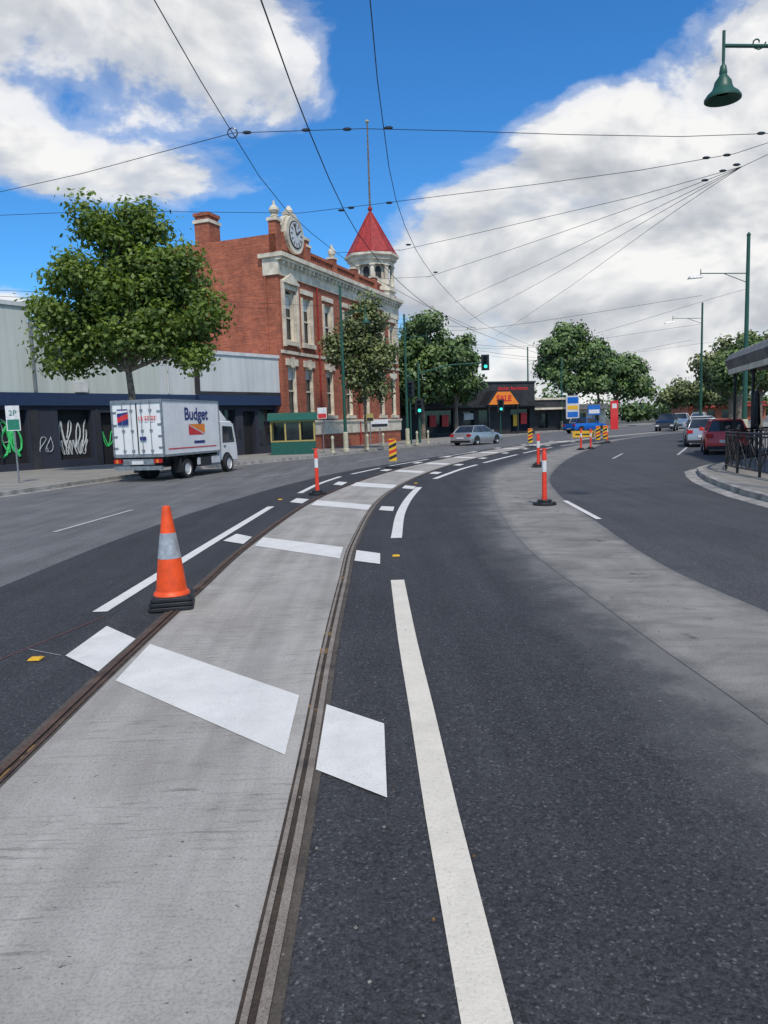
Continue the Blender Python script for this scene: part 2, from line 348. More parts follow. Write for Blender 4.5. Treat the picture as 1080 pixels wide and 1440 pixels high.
# markings
mk=MB(); mk.uv=None
bars=[[(-2.54,6.53),(-2.13,6.08),(-2.13,5.25),(-2.55,5.67)],[(-1.96,5.92),(-0.59,4.63),(-0.57,3.76),(-1.93,5.04)],[(-0.40,4.46),(-0.04,4.13),(-0.03,3.27),(-0.39,3.58)],
[(-2.46,12.17),(-2.13,11.75),(-2.14,11.05),(-2.53,11.44)],[(-1.94,11.67),(-.60,10.46),(-.60,9.56),(-1.94,10.85)],[(-.40,10.16),(-.07,9.84),(-.07,9.08),(-.40,9.36)],
[(-2.12,18.0),(-1.78,17.6),(-1.85,16.7),(-2.18,17.1)],[(-1.55,17.3),(-.26,15.9),(-.33,15.0),(-1.62,16.3)],[(-.05,15.6),(.22,15.4),(.18,14.64),(-.1,14.9)],
[(-1.38,22.9),(-1.08,22.5),(-1.2,21.4),(-1.48,21.8)],[(-.80,22.4),(.39,20.95),(.27,19.8),(-.93,21.1)],[(.62,20.7),(.9,20.2),(.79,19.4),(.5,19.8)]]
for q in bars: mk.face([(x,y,0.0185) for x,y in q][::-1],M_white)
def at(path,yq):
    for a,b in zip(path,path[1:]):
        if a.y<=yq<b.y:
            return a.lerp(b,(yq-a.y)/(b.y-a.y)),(b-a).normalized()
for yq in (26.6,31.0,35.6,40.2,44.8,49.5,54.5):
    p,t=at(tr,yq); r=Vector((t.y,-t.x,0))
    for a,b in ((-1.3,-0.95),(-0.6,0.6),(0.95,1.3)):
        q=[p+r*a+t*(-a*0.85+0.45),p+r*b+t*(-b*0.85+0.45),p+r*b+t*(-b*0.85-0.45),p+r*a+t*(-a*0.85-0.45)]
        mk.face([(v.x,v.y,0.0185) for v in q][::-1],M_white)
mk.build('track_hatch_markings',smooth=False)
def dash(pts,w,mat,mb,z=0.0135):
    c=spline(pts,0.4); strip('x',offs(c,-w/2),offs(c,w/2),z,mat,1,True,build=False,mb=mb)
lm=MB()
dash([(0.30,-1),(0.27,0.8),(0.25,1.97),(0.215,3.1),(0.19,4.35),(0.155,5.85),(0.125,8.12)],0.15,M_line,lm)
dash([(0.175,11.18),(0.32,14.2),(0.6,17.2),(0.97,20.0)],0.17,M_white,lm)
dash([(1.6,22.8),(2.25,25),(3.0,27.4),(3.75,29.4)],0.17,M_white,lm)
dash([(4.2,30.6),(5.5,33.9),(6.7,36.8)],0.17,M_white,lm); dash([(7.3,38.2),(8.7,41.4),(10.2,44.5)],0.17,M_white,lm); dash([(11.2,46.4),(13.6,50.5)],0.17,M_white,lm)
dash([(-2.82,7.1),(-2.7,11),(-2.5,16.3)],0.15,M_white,lm); dash([(-2.2,19.4),(-1.95,22.2),(-1.45,25.2)],0.15,M_white,lm); dash([(-1.1,26.3),(-0.1,29.4)],0.15,M_white,lm); dash([(0.3,30.6),(2.2,35.2)],0.15,M_white,lm); dash([(2.8,36.5),(5.4,42.2)],0.15,M_white,lm)
dash([(-5.95,13.2),(-5.67,16.6)],0.09,M_oldline,lm); dash([(-4.4,26.1),(-3.5,27.9)],0.09,M_oldline,lm); dash([(-1.2,35.5),(0.4,39.5)],0.1,M_oldline,lm)
dash([(3.66,12.5),(3.82,15.5)],0.1,M_white,lm,0.0175); dash([(12.7,31.8),(15.6,38),(20.1,47.8)],0.11,M_oldline,lm); dash([(9.5,30.5),(11.2,34.5)],0.1,M_oldline,lm)
lm.build('lane_line_markings',smooth=False)
sv=MB(); dash([(-3.4,4.4),(-2.95,6.0),(-2.7,6.9)],0.010,M_redl,sv); dash([(-2.95,5.9),(-2.6,5.7)],0.006,M_oldline,sv); sv.build('survey_marks',smooth=False)
for (x,y) in ((-2.76,5.62),(0.14,9.63),(-2.5,17.8),(0.95,21.3)):
    p=MB(); p.hexa([(x-.05,y-.05,.014),(x+.05,y-.05,.014),(x+.05,y+.05,.014),(x-.05,y+.05,.014)],[(x-.04,y-.03,.028),(x+.04,y-.03,.028),(x+.04,y+.03,.028),(x-.04,y+.03,.028)],M_yel); p.build('road_marker',bevel=0.003)
rs=np.random.RandomState(4); m=MB()
def pebble(x,y,z,s,mat):
    h=s*rs.uniform(.4,.8); k=5; a0=rs.uniform(0,6); b=[(x+s*math.cos(a0+6.283*i/k)*rs.uniform(.7,1.1),y+s*math.sin(a0+6.283*i/k)*rs.uniform(.7,1.1),z) for i in range(k)]
    m.hexa(b,[(x+(p[0]-x)*.55,y+(p[1]-y)*.55,z+h) for p in b],mat)
for i in range(380):
    y=rs.uniform(1.5,22); c,t=at(tr,y)
    j=rs.randint(4)
    if j==0: x=c.x+.78+rs.normal()*.05
    elif j==1: x=c.x+.95+abs(rs.normal())*.35
    elif j==2: x=rs.uniform(2.0,3.6) if y<16 else rs.uniform(3,4.5)
    else: x=rs.normal()*.35+(2.05 if y<12 else 2.6)
    pebble(x,y,.014 if j!=1 else .010,rs.uniform(.003,.010),M_stone if rs.rand()<.8 else M_leaflit)
m.build('loose_gravel',smooth=False)
# footpaths
def footpath(name,kerb,far,sgn,n=160):
    K=resample(spline(kerb),n); O=resample(spline(far),n); e=empty(name)
    A,B=(O,K) if sgn<0 else (K,O)
    strip('paving',A,B,0.128,M_foot,3,True,e)
    k2=offs(K,0.16*sgn); A,B=(k2,K) if sgn<0 else (K,k2)
    strip('kerb_top',A,B,0.134,M_kerb,1,True,e)
    m=MB()
    for a,b in zip(K,K[1:]): m.face([(a.x,a.y,0.0),(b.x,b.y,0.0),(b.x,b.y,0.134),(a.x,a.y,0.134)],M_kerb)
    m.build('kerb_face',e,smooth=False)
    g2=offs(K,-0.35*sgn); strip('gutter',*( (K,g2) if sgn<0 else (g2,K)),0.010,M_kerb,1,True,e)
footpath('footpath',kerbL,[(-45,-8),(-42,8),(-32,22),(-26,28),(-22,34),(-16,42),(-13,47),(-12,52),(-6,58),(0,66),(4,74),(9,86),(17,100),(36,128),(70,170),(133,245)],-1)
footpath('footpath.001',kerbR,[(30,-8),(30,6),(30,14),(30,17),(30,20),(30,23),(32,26),(33,29),(34,34),(38,46),(46,62),(56,82),(70,106),(102,146),(170,220)],1)

# ------------------------------------------------------------ red brick building
rb=empty('red_brick_building',(-6.2,48,0),math.atan2(.929,.37))
m=MB(); Ln=21.5; Dp=11.0
wx=[1.3,3.75,7.0,10.4,13.8,17.2,20.0]
holes=[]
for i,x in enumerate(wx):
    holes.append((x-.55,x+.55,2.5,5.7)); 
    holes.append((x-.6,x+.6,7.3,10.3 if i else 10.5))
m.wall(0,Ln,0.1,13.0,0,holes,M_brick,0.28,M_cream)
m.face([(0,Dp,0.1),(0,0,0.1),(0,0,13.8),(0,Dp,13.8)],M_brick)
m.face([(Ln,0,0.1),(Ln,Dp,0.1),(Ln,Dp,13.0),(Ln,0,13.0)],M_brick)
m.face([(Ln,Dp,0.1),(0,Dp,0.1),(0,Dp,13.0),(Ln,Dp,13.0)],M_brick)
m.face([(0.3,0.3,12.6),(Ln,0.3,12.6),(Ln,Dp,12.6),(0.3,Dp,12.6)],M_galv)
m.box(0.002,0.3,0.35,Dp-0.01,12.5,13.78,M_brick)
m.build('walls',rb,smooth=False)
m=MB()
for x in wx:
    for (a,b,c,d) in ((x-.55,x+.55,2.5,5.7),(x-.6,x+.6,7.3,10.3)):
        m.box(a,a+.09,.16,.24,c,d,M_cream); m.box(b-.09,b,.16,.24,c,d,M_cream); m.box(a+.09,b-.09,.165,.235,d-.1,d,M_cream); m.box(a+.09,b-.09,.165,.235,c,c+.1,M_cream); m.box(a+.09,b-.09,.17,.23,(c+d)/2-.05,(c+d)/2+.05,M_cream)
        bl=.35+1.1*((x*7.3)%1)
        if bl<1.0: m.box(a+.1,b-.1,.245,.27,d-bl,d-.1,M_wpaint2)
    m.box(x-.85,x+.85,-.16,-.002,2.25,2.48,M_cream); m.box(x-.8,x+.8,-.1,-.002,5.72,6.15,M_cream); m.box(x-.2,x+.2,-.14,-.1,5.6,6.25,M_cream)
    m.box(x-.9,x+.9,-.2,-.002,7.0,7.27,M_cream); m.box(x-.82,x-.62,-.1,-.002,7.28,10.3,M_cream); m.box(x+.62,x+.82,-.1,-.002,7.28,10.3,M_cream); m.box(x-.85,x+.85,-.12,-.002,10.53,10.85,M_cream)
x=1.3
m.box(x-1.0,x+1.0,-.32,-.003,10.86,11.0,M_cream); m.hexa([(x-1.0,-.3,11.0),(x+1.0,-.3,11.0),(x,-.3,11.55)],[(x-1.0,-.01,11.0),(x+1.0,-.01,11.0),(x,-.01,11.55)],M_cream)
m.box(x-1.0,x-.84,-.22,-.003,6.9,10.85,M_cream); m.box(x+.84,x+1.0,-.22,-.003,6.9,10.85,M_cream)
m.box(-.06,Ln+.06,-.08,-.003,1.15,2.15,M_cream); m.box(-.10,Ln+.1,-.16,-.003,2.0,2.16,M_cream)
m.box(-.04,Ln+.04,-.07,-.003,6.45,6.65,M_cream)
m.box(-.12,Ln+.12,-.12,-.003,11.3,12.35,M_cream); m.box(-.3,Ln+.3,-.55,-.004,12.36,12.62,M_cream); m.box(-.22,Ln+.22,-.40,-.004,12.18,12.35,M_cream)
for i in range(36):
    xx=.3+i*.6; m.box(xx-.1,xx+.1,-.36,-.125,11.95,12.17,M_cream)
m.box(-.125,-.003,0.003,1.0,11.3,12.35,M_cream); m.box(-.3,-.004,0.0,1.2,12.36,12.6,M_cream)
m.build('cream_trim',rb,smooth=False)
m=MB()
m.box(4.4,Ln-3.6,0.02,.35,12.63,12.8,M_brick); m.box(4.4,Ln-3.6,0.0,.38,13.35,13.55,M_brick)
for i in range(46):
    xx=4.6+i*.29
    if xx<Ln-3.7: m.box(xx-.07,xx+.07,.08,.3,12.8,13.35,M_brick)
for xx in (4.4,8.6,12.6,16.6): m.box(xx-.3,xx+.3,-.04,.42,12.64,13.8,M_brick); m.box(xx-.36,xx+.36,-.1,.48,13.8,13.95,M_cream)
for xx in (8.6,): m.lathe((xx,.2,13.95),[(.12,0),(.28,.25),(.3,.45),(.12,.7),(.05,.95)],M_cream,10)
m.build('parapet',rb,smooth=False)
m=MB() # clock gable
m.box(0.0,.6,-.05,.5,12.64,14.6,M_brick); m.box(-.08,.68,-.12,.58,14.6,14.8,M_cream); m.lathe((.3,.2,14.8),[(.15,0),(.3,.1),(.18,.2),(.34,.45),(.3,.62),(.1,.8),(.05,1.05)],M_cream,12)
m.box(3.9,4.45,-.05,.5,12.64,14.2,M_brick); m.box(3.82,4.53,-.12,.58,14.2,14.38,M_cream)
m.box(.6,3.9,0.0,.4,12.64,13.4,M_brick)
arc=[(2.25+1.45*math.cos(t),14.1+1.3*math.sin(t)) for t in [math.pi*k/16 for k in range(17)]]
m.hexa([(a,0.02,b) for a,b in arc],[(a,.38,b) for a,b in arc],M_cream)
m.box(.8,3.7,0.02,.38,13.41,14.1,M_brick)
m.box(1.7,2.8,-.05,.42,15.36,15.55,M_cream); m.lathe((2.25,.2,15.5),[(.2,0),(.3,.2),(.1,.5)],M_cream,8)
m.build('clock_gable',rb,smooth=False)
m=MB()
def disc(mb,cx,cz,y0,y1,r1,mat,n=28):
    a=[(cx+r1*math.cos(2*math.pi*k/n),cz+r1*math.sin(2*math.pi*k/n)) for k in range(n)]; mb.hexa([(p[0],y0,p[1]) for p in a],[(p[0],y1,p[1]) for p in a],mat)
disc(m,2.25,14.15,-.22,0.0,1.2,M_cream); disc(m,2.25,14.15,-.26,-.221,.88,M_dark); disc(m,2.25,14.15,-.28,-.261,.80,M_wpaint2)
for k in range(12):
    t=math.pi*k/6; a,b=math.sin(t),math.cos(t)
    m.tube([(2.25+a*.52,-.285,14.15+b*.52),(2.25+a*.74,-.285,14.15+b*.74)],.035,M_black,4)
m.tube([(2.25,-.29,14.15),(2.25+.5,-.29,14.45)],.055,M_black,4); m.tube([(2.25,-.29,14.15),(2.05,-.29,14.8)],.045,M_black,4)
m.build('clock',rb,smooth=False)
m=MB()
m.box(0.02,1.3,4.9,6.0,12.7,15.1,M_brick); m.box(-.06,1.38,4.82,6.08,15.1,15.3,M_cream); m.box(.05,1.25,4.95,5.95,15.3,15.55,M_brick); m.box(-.03,1.33,4.85,6.05,15.55,15.75,M_brick); m.build('chimney',rb,smooth=False)
m=MB(); tc=(19.6,1.5); a0=math.pi/8
m.lathe((tc[0],tc[1],12.62),[(1.95,0),(1.95,.5),(2.1,.5),(2.1,.65),(1.9,.65),(1.9,1.0)],M_cream,8,a0)
for k in range(8):
    t=a0+k*math.pi/4; px_,py_=tc[0]+1.72*math.cos(t),tc[1]+1.72*math.sin(t)
    m.lathe((px_,py_,13.62),[(.24,0),(.24,.2),(.2,.22),(.19,1.5),(.28,1.6),(.28,1.7)],M_cream,8)
m.lathe((tc[0],tc[1],13.62),[(1.45,0),(1.45,1.75)],M_cream,8,a0)
for k in range(8):
    t=a0+(k+.5)*math.pi/4; nx,ny=math.cos(t),math.sin(t); d=1.45*math.cos(math.pi/8)+.01
    q=[(tc[0]+nx*d-ny*o_,tc[1]+ny*d+nx*o_,z_) for o_,z_ in ((-.28,14.2),(.28,14.2),(.28,14.95),(.2,15.15),(0,15.25),(-.2,15.15),(-.28,14.95))]
    m.face(q,M_dark)
m.lathe((tc[0],tc[1],15.3),[(1.9,0),(1.95,.35),(2.15,.4),(2.2,.6),(2.4,.75),(2.4,.95),(2.0,1.0)],M_cream,8,a0)
m.lathe((tc[0],tc[1],13.6),[(1.75,0),(1.75,.55),(1.6,.55)],M_cream,8,a0)
m.lathe((tc[0],tc[1],16.2),[(2.3,0),(2.1,.25),(1.05,2.1),(.5,3.1),(.12,3.75),(.1,3.9)],M_redroof,8,a0)
for k in range(8):
    t=a0+k*math.pi/4; m.tube([(tc[0]+r*math.cos(t),tc[1]+r*math.sin(t),16.2+z) for r,z in ((2.3,0.02),(2.1,.27),(1.05,2.12),(.5,3.12),(.12,3.76))],.06,M_redroof,5)
m.lathe((tc[0],tc[1],20.05),[(.1,0),(.2,.15),(.2,.3),(.08,.45)],M_redroof,10)
m.tube([(tc[0],tc[1],20.4),(tc[0],tc[1],27.3)],[.09,.06],M_bark,8); m.lathe((tc[0],tc[1],27.3),[(.05,0),(.18,.12),(.18,.2),(.03,.3)],M_creamp,8)
m.build('turret',rb,smooth=False)
m=MB()
for i in range(14):
    z=8.0+i*.24
    m.box(Ln-(.9 if i%2 else .6),Ln+.05,-.06,-.004,z,z+.2,M_cream)
m.box(17.9,21.6,-.14,-.125,10.9,11.28,M_cream)
m.tube([(5.3,-.1,.2),(5.3,-.1,11.3)],.06,M_redroof,6); m.tube([(12.1,-.1,.2),(12.1,-.1,11.3)],.06,M_redroof,6)
m.tube([(-.07,.9,.2),(-.07,.9,12.3)],.06,M_brick,6)
m.build('quoins_and_pipes',rb,smooth=False)

# ------------------------------------------------------------ shops left
sh=empty('grey_shop_building',(-17.5,33.9,0),math.atan2(.798,.602))
m=MB()
open_=[(-8.5,-4.2,.45,2.95,M_char),(-3.4,1.5,.45,2.95,M_char),(3.0,4.8,.5,2.95,M_char),(5.3,6.3,.13,2.8,M_char),(7.2,11.0,.6,2.9),(12.1,14.4,.6,2.9),(15.0,16.0,.13,2.8,M_char),(16.3,17.7,.6,2.9)]
m.wall(-14,18.2,0.1,3.15,0,open_,M_navy,0.35)
m.box(-14,11.4,-.14,-.002,3.15,3.75,M_blue); m.box(11.42,18.25,-.35,-.003,3.15,3.75,M_blue)
m.box(-14,1.9,-.02,12,3.76,7.7,M_render); m.box(1.902,9.0,0.0,12,3.76,6.9,M_render); m.box(9.002,11.5,0.03,12,3.76,5.5,M_render2)
m.box(11.502,18.2,-.3,12,3.76,6.1,M_render2)
m.box(-14,2.0,-.12,12.1,7.702,7.9,M_render2); m.box(2.01,9.05,-.08,12.1,6.902,7.05,M_render2); m.box(11.42,18.28,-.38,12.1,6.102,6.3,M_wpaint2); m.box(11.44,18.26,-.36,-.302,3.78,3.95,M_dark)
m.box(11.46,11.501,-.4,.2,3.8,6.1,M_dark); m.box(18.2,18.24,-.36,.2,3.8,6.1,M_dark)
m.box(-14,18.2,.36,12,.1,3.149,M_navy)
m.build('walls',sh,smooth=False)
m=MB()
for i in range(9): m.box(2.6,3.5,-.06,-.003,4.9+i*.14,4.98+i*.14,M_dark)
for a in (-1.6,.2): m.box(a-.04,a+.04,.1,.2,.45,2.95,M_black)
for a in (9.1,13.2): m.box(a-.04,a+.04,.2,.3,.6,2.9,M_black)
m.tube([(9.6,-.02,3.8),(9.6,-.02,5.4)],.05,M_render2,6)
m.box(4.0,4.6,-.2,-.003,3.8,4.3,M_wpaint2); m.box(1.92,1.98,-.16,-.021,3.8,7.68,M_galv)
m.box(-4.15,-3.45,-.04,-.003,.45,2.95,M_render2); m.box(1.6,2.0,-.04,-.003,.12,2.95,M_dark); m.box(5.0,5.2,-.04,-.003,.12,2.95,M_dark)
m.box(7.6,9.0,.33,.345,1.6,2.6,M_wpaint2); m.box(12.4,13.0,.33,.345,1.4,2.4,M_shel2)
m.build('shopfront_details',sh,smooth=False)
m=MB(); rg=random.Random(3)
def scribble(mb,x0,x1,z0,z1,y,mat,n,r,rg):
    for k in range(n):
        cx=x0+(x1-x0)*(k+.5)/n; w=(x1-x0)/n*.6; h=(z1-z0)*.45; cz=(z0+z1)/2; ph=rg.random()*6; fr=rg.choice([1,1.5,2,2.5]); pts=[]
        for i in range(22):
            t=i/21*2*math.pi; pts.append((cx+w*math.sin(t+ph)*(.6+.4*math.sin(fr*t)),y,cz+h*math.cos(fr*t*.8+ph*.7)))
        mb.tube(spline(pts,.08),r,mat,4)
scribble(m,-3.2,1.3,.7,2.3,.33,M_grafg,4,.06,rg); scribble(m,-.6,1.2,.9,2.5,.32,M_grafg,2,.05,rg); scribble(m,-1.8,1.0,1.4,2.6,.31,M_graf,3,.02,rg); scribble(m,3.1,4.7,1.0,2.5,.33,M_graf,4,.035,rg); scribble(m,3.1,4.7,.7,1.5,.32,M_graf,5,.02,rg)
scribble(m,7.3,10.8,.8,1.9,.33,M_graf,5,.025,rg); scribble(m,-8.2,-4.4,.8,2.3,.33,M_graf,5,.03,rg); scribble(m,1.8,2.7,.9,1.7,-.06,M_graf,2,.015,rg); scribble(m,5.35,6.2,1.0,1.9,.33,M_grafg,2,.03,rg)
m.build('graffiti',sh,smooth=False)

# ------------------------------------------------------------ dark shop, gable sign
db=empty('dark_furniture_shop',(9.0,83.5,0),rad(20))
m=MB(); m.wall(-6,9.5,0.1,5.9,0,[(-4.5,-1,.5,3.0),(0.2,1.6,.2,2.8),(2.2,3.6,.4,2.9),(6.3,8.8,.4,2.9)],M_dark,.3)
m.box(-6,9.5,.31,14,.1,5.899,M_dark); m.box(-6.1,9.6,-.1,14.1,5.9,6.1,M_black); m.box(-6.2,9.7,-1.8,-.002,3.2,3.4,M_black)
m.build('walls',db,smooth=False)
m=MB(); m.hexa([(2.1,-2.0,3.4),(6.5,-2.0,3.4),(5.3,-2.0,5.0),(3.3,-2.0,5.0)],[(2.1,-.01,3.4),(6.5,-.01,3.4),(5.3,-.01,5.0),(3.3,-.01,5.0)],M_black)
m.hexa([(2.4,-2.05,3.45),(6.2,-2.05,3.45),(5.1,-2.05,4.85),(3.5,-2.05,4.85)],[(2.4,-2.005,3.45),(6.2,-2.005,3.45),(5.1,-2.005,4.85),(3.5,-2.005,4.85)],M_orink)
for x in (2.5,6.1): m.tube([(x,-1.9,.1),(x,-1.9,3.4)],.08,M_black,6)
m.build('gable_porch',db,smooth=False)
text('design furniture',db,(6.6,-.03,5.3),(rad(90),0,0),.62,M_redink,bold=.01); text('SALE',db,(4.3,-2.07,4.1),(rad(90),0,0),.9,M_redink,bold=.03)
m=MB()
for x in (-3.5,-2,8): m.box(x-.4,x+.4,-.06,-.003,1.2,2.5,M_redink)
m.box(6.6,7.3,-.06,-.003,1.0,2.3,M_yel); m.box(.3,1.5,-.06,-.003,1.9,2.6,M_wpaint2)
m.build('window_posters',db,smooth=False)
def lowb(name,loc,rz,w,d,h,mat,fmat):
    e=empty(name,loc,rz); m=MB(); hs=[(x,x+1.6,.5,2.4) for x in np.arange(1,w-2,3.0)]
    m.wall(0,w,0.1,h,0,hs,mat,.25); m.box(0,w,.26,d,.1,h-.001,mat); m.box(-.15,w+.15,-.2,d+.1,h,h+.25,fmat); m.box(-.1,w+.1,-1.6,-.002,2.9,3.15,fmat); m.build('walls',e,smooth=False)
lowb('low_shop',(17.5,97,0),rad(30),9,8,4.2,M_dark,M_cream); lowb('low_shop.001',(25.5,106,0),rad(35),10,8,3.4,M_cream,M_verd)
lowb('low_shop.002',(66,160,0),rad(-5),16,12,3.6,M_brick,M_redroof); lowb('low_shop.004',(-4,92,0),rad(30),12,8,5.0,M_render2,M_dark)
vb=empty('verandah_building',(14.0,30,0),math.atan2(-12,-3))
m=MB()
m.wall(0,22,0.1,5.2,2.6,[(1,2.4,.6,2.8),(3.6,6,.6,2.8),(8,10,.1,2.9)],M_brick,.2); m.box(0,22,2.82,12,.1,5.199,M_brick); m.box(-.2,22,2.4,12.2,5.2,5.5,M_cream)
m.build('walls',vb,smooth=False)
m=MB(); prof=[(0,3.45),(-.12,3.75),(0.05,4.0),(.5,4.2),(1.3,4.4),(2.59,4.6)]
for (a,b),(c,d) in zip(prof,prof[1:]):
    m.hexa([(-.3,a,b),(22,a,b),(22,c,d),(-.3,c,d)],[(-.3,a,b+.04),(22,a,b+.04),(22,c,d+.04),(-.3,c,d+.04)],M_verd)
m.box(-.2,22,.0,.12,3.25,3.5,M_cream); m.box(-.2,22,.13,2.58,3.38,3.42,M_dark)
for k in range(8): 
    x=.1+k*3.0; m.tube([(x,.2,.13),(x,.2,3.3)],.055,M_black,8); m.lathe((x,.2,.13),[(.12,0),(.12,.3),(.06,.4)],M_black,8); m.tube([(x,.2,2.9),(x+.4,.2,3.25)],.025,M_black,4); m.tube([(x,.2,2.9),(x-.35,.2,3.25)],.025,M_black,4)
m.build('verandah',vb,smooth=False)
# ------------------------------------------------------------ truck
tk=empty('box_truck',(-8.5,26.0,0),-math.atan2(.266,.964))
m=MB(); W=.98
m.box(-W,W,0,4.1,.92,2.82,M_wpaint)
m.build('cargo_box',tk,bevel=.02)
m=MB()
for s in (-1,1):
    m.box(s*W-.02,s*W+.02,0,4.1,.86,.94,M_galv); m.box(s*W-.025,s*W+.025,-.01,4.11,2.80,2.86,M_galv); m.box(s*W-.03,s*W+.03,-.03,.03,.9,2.85,M_galv); m.box(s*W-.03,s*W+.03,4.08,4.13,.9,2.85,M_galv)
    for k in range(1,8): m.box(min(s*W,s*(W+.006)),max(s*W,s*(W+.006)),k*.51-.008,k*.51+.008,.95,2.79,M_wpaint2)
m.box(-W,W,-.035,-.002,2.74,2.86,M_galv); m.box(-W,W,-.03,-.002,.86,.98,M_galv); m.box(-.02,.02,-.02,-.002,.98,2.74,M_dark)
for x in (-.55,-.2,.2,.55):
    m.tube([(x,-.04,.95),(x,-.04,2.75)],.014,M_galv,6)
    for z in (1.1,1.8,2.5): m.box(x-.05,x+.05,-.045,-.003,z-.03,z+.03,M_galv)
for s in(-1,1):
    for z in (1.2,1.6,2.0,2.45): m.box(s*.9-.09,s*.9+.09,-.03,-.003,z-.025,z+.025,M_galv)
m.build('box_frame',tk,smooth=False)
m=MB()
m.box(-.45,-.35,.1,5.4,.55,.75,M_black); m.box(.35,.45,.1,5.4,.55,.75,M_black)
for k in range(7): m.box(-.9,.9,.3+k*.6,.36+k*.6,.76,.86,M_dark)
m.box(-.95,.95,-.16,-.06,.42,.56,M_galv); m.box(-.6,.6,-.1,-.02,.6,.8,M_galv); m.box(-.4,-.3,-.08,0.1,.5,.6,M_black);m.box(.3,.4,-.08,0.1,.5,.6,M_black)
for s in(-1,1):
    m.box(s*.8-.14,s*.8+.14,-.14,-.05,.66,.80,M_taill); m.box(s*.8-.05,s*.8+.03,-.146,-.14,.67,.79,M_orink)
m.box(-.22,.22,-.15,-.1,.62,.74,M_reflw)
for s in(-1,1): m.box(s*.93-.015,s*.93+.015,2.35,4.1,.45,.72,M_wpaint2); m.box(s*.75-.2,s*.75+.2,2.55,3.4,.38,.72,M_black)
m.build('chassis',tk,smooth=False)
def wheel(mb,x,y,r,w,s=1,hub=M_alloy):
    n=20; prof=[(r*.0,w/2-.03),(r*.35,w/2-.02),(r*.55,w/2-.05),(r*.62,w/2),(r*.95,w/2),(r,w/2-.03),(r,-w/2+.03),(r*.95,-w/2),(0,-w/2)]
    ms=[hub,hub,hub,M_tyre,M_tyre,M_tyre,M_tyre,M_tyre]
    for k in range(len(prof)-1):
        (r0,a0_),(r1,a1)=prof[k],prof[k+1]
        for j in range(n):
            t0=2*math.pi*j/n;t1=2*math.pi*(j+1)/n
            p=[(x+s*a0_,y+r0*math.cos(t0),r+r0*math.sin(t0)),(x+s*a1,y+r1*math.cos(t0),r+r1*math.sin(t0)),(x+s*a1,y+r1*math.cos(t1),r+r1*math.sin(t1)),(x+s*a0_,y+r0*math.cos(t1),r+r0*math.sin(t1))]
            if r0==0: p=p[:3]
            elif r1==0: p=[p[0],p[1],p[3]]
            mb.face(p if s>0 else p[::-1],ms[k])
m=MB()
for s in(-1,1):
    wheel(m,s*.83,1.6,.36,.24,s,M_wpaint2); wheel(m,s*.56,1.6,.36,.24,s); wheel(m,s*.85,4.88,.36,.22,s,M_wpaint2)
    m.box(s*.84-.14,s*.84+.14,1.05,1.12,.25,.75,M_black)
m.build('wheels',tk,smooth=False)
m=MB(); prof=[(4.25,.5),(5.85,.42),(5.88,.75),(5.84,1.12),(5.62,1.95),(5.35,2.08),(4.35,2.10),(4.25,1.9)]
hw=.86
m.hexa([(-hw,y,z) for y,z in prof],[(hw,y,z) for y,z in prof],M_wpaint); m.build('cab',tk,bevel=.05)
m=MB()
for s in(-1,1):
    x=s*(hw+.004); q=[(x,4.55,1.2),(x,5.62,1.2),(x,5.45,1.85),(x,4.6,1.88)]; m.face(q,M_carglass)
    m.tube([(s*hw,5.6,1.75),(s*1.12,5.75,1.75)],.015,M_black,5); m.box(s*1.08-.06,s*1.08+.06,5.7,5.76,1.3,1.75,M_black)
    m.box(s*(hw+.003)-.01,s*(hw+.003)+.01,4.4,5.3,.42,.52,M_black)
    m.box(s*(hw+.01)-.015,s*(hw+.01)+.015,4.65,4.8,1.05,1.09,M_black)
    arc=[(4.88+.46*math.cos(math.pi*k/10),.36+.46*math.sin(math.pi*k/10)) for k in range(11)]
    m.face([(s*(hw+.006),a,max(.42,b)) for a,b in arc],M_black)
m.face([(-.75,5.855,1.15),(.75,5.855,1.15),(.7,5.64,1.92),(-.7,5.64,1.92)],M_carglass)
m.build('cab_details',tk,smooth=False)
m=MB(); m.hexa([(-.8,4.3,2.1),(.8,4.3,2.1),(.8,5.2,2.1),(-.8,5.2,2.1)],[(-.8,4.15,2.75),(.8,4.15,2.75),(.75,4.4,2.7),(-.75,4.4,2.7)],M_wpaint); m.build('wind_deflector',tk,bevel=.03)
xs=W+.012
text('Budget',tk,(xs,2.35,2.33),(rad(90),0,rad(90)),.62,M_navyink,bold=.014)
m=MB(); x=xs-.004
m.face([(x,1.75,1.98),(x,2.95,1.62),(x,2.95,1.98)],M_orink)
m.face([(x,1.75,1.94),(x,2.9,1.58),(x,1.75,1.58)],M_redink)
m.face([(x+.001,2.1,1.26),(x+.001,2.9,1.26),(x+.001,2.9,1.36),(x+.001,2.1,1.36)],M_navyink); m.face([(x+.001,.3,1.10),(x+.001,3.8,1.10),(x+.001,3.8,1.14),(x+.001,.3,1.14)],M_redink)
m.face([(-.75,-.05,2.0),(-.32,-.05,2.0),(-.32,-.05,2.55),(-.75,-.05,2.55)],M_navyink); m.face([(-.75,-.052,2.08),(-.32,-.052,2.22),(-.32,-.052,2.40),(-.75,-.052,2.26)],M_redink); m.face([(-.75,-.053,2.40),(-.32,-.053,2.45),(-.32,-.053,2.5),(-.75,-.053,2.5)],M_reflw)
m.face([(.1,-.05,1.45),(.35,-.05,1.45),(.35,-.05,1.58),(.1,-.05,1.58)],M_navyink)
m.build('livery',tk,smooth=False)
text('13 27 27',tk,(.42,-.055,2.2),(rad(90),0,0),.2,M_redink,bold=.004)
text('Budget',tk,(.0,4.42,2.45),(rad(90),0,rad(180)),.25,M_navyink)
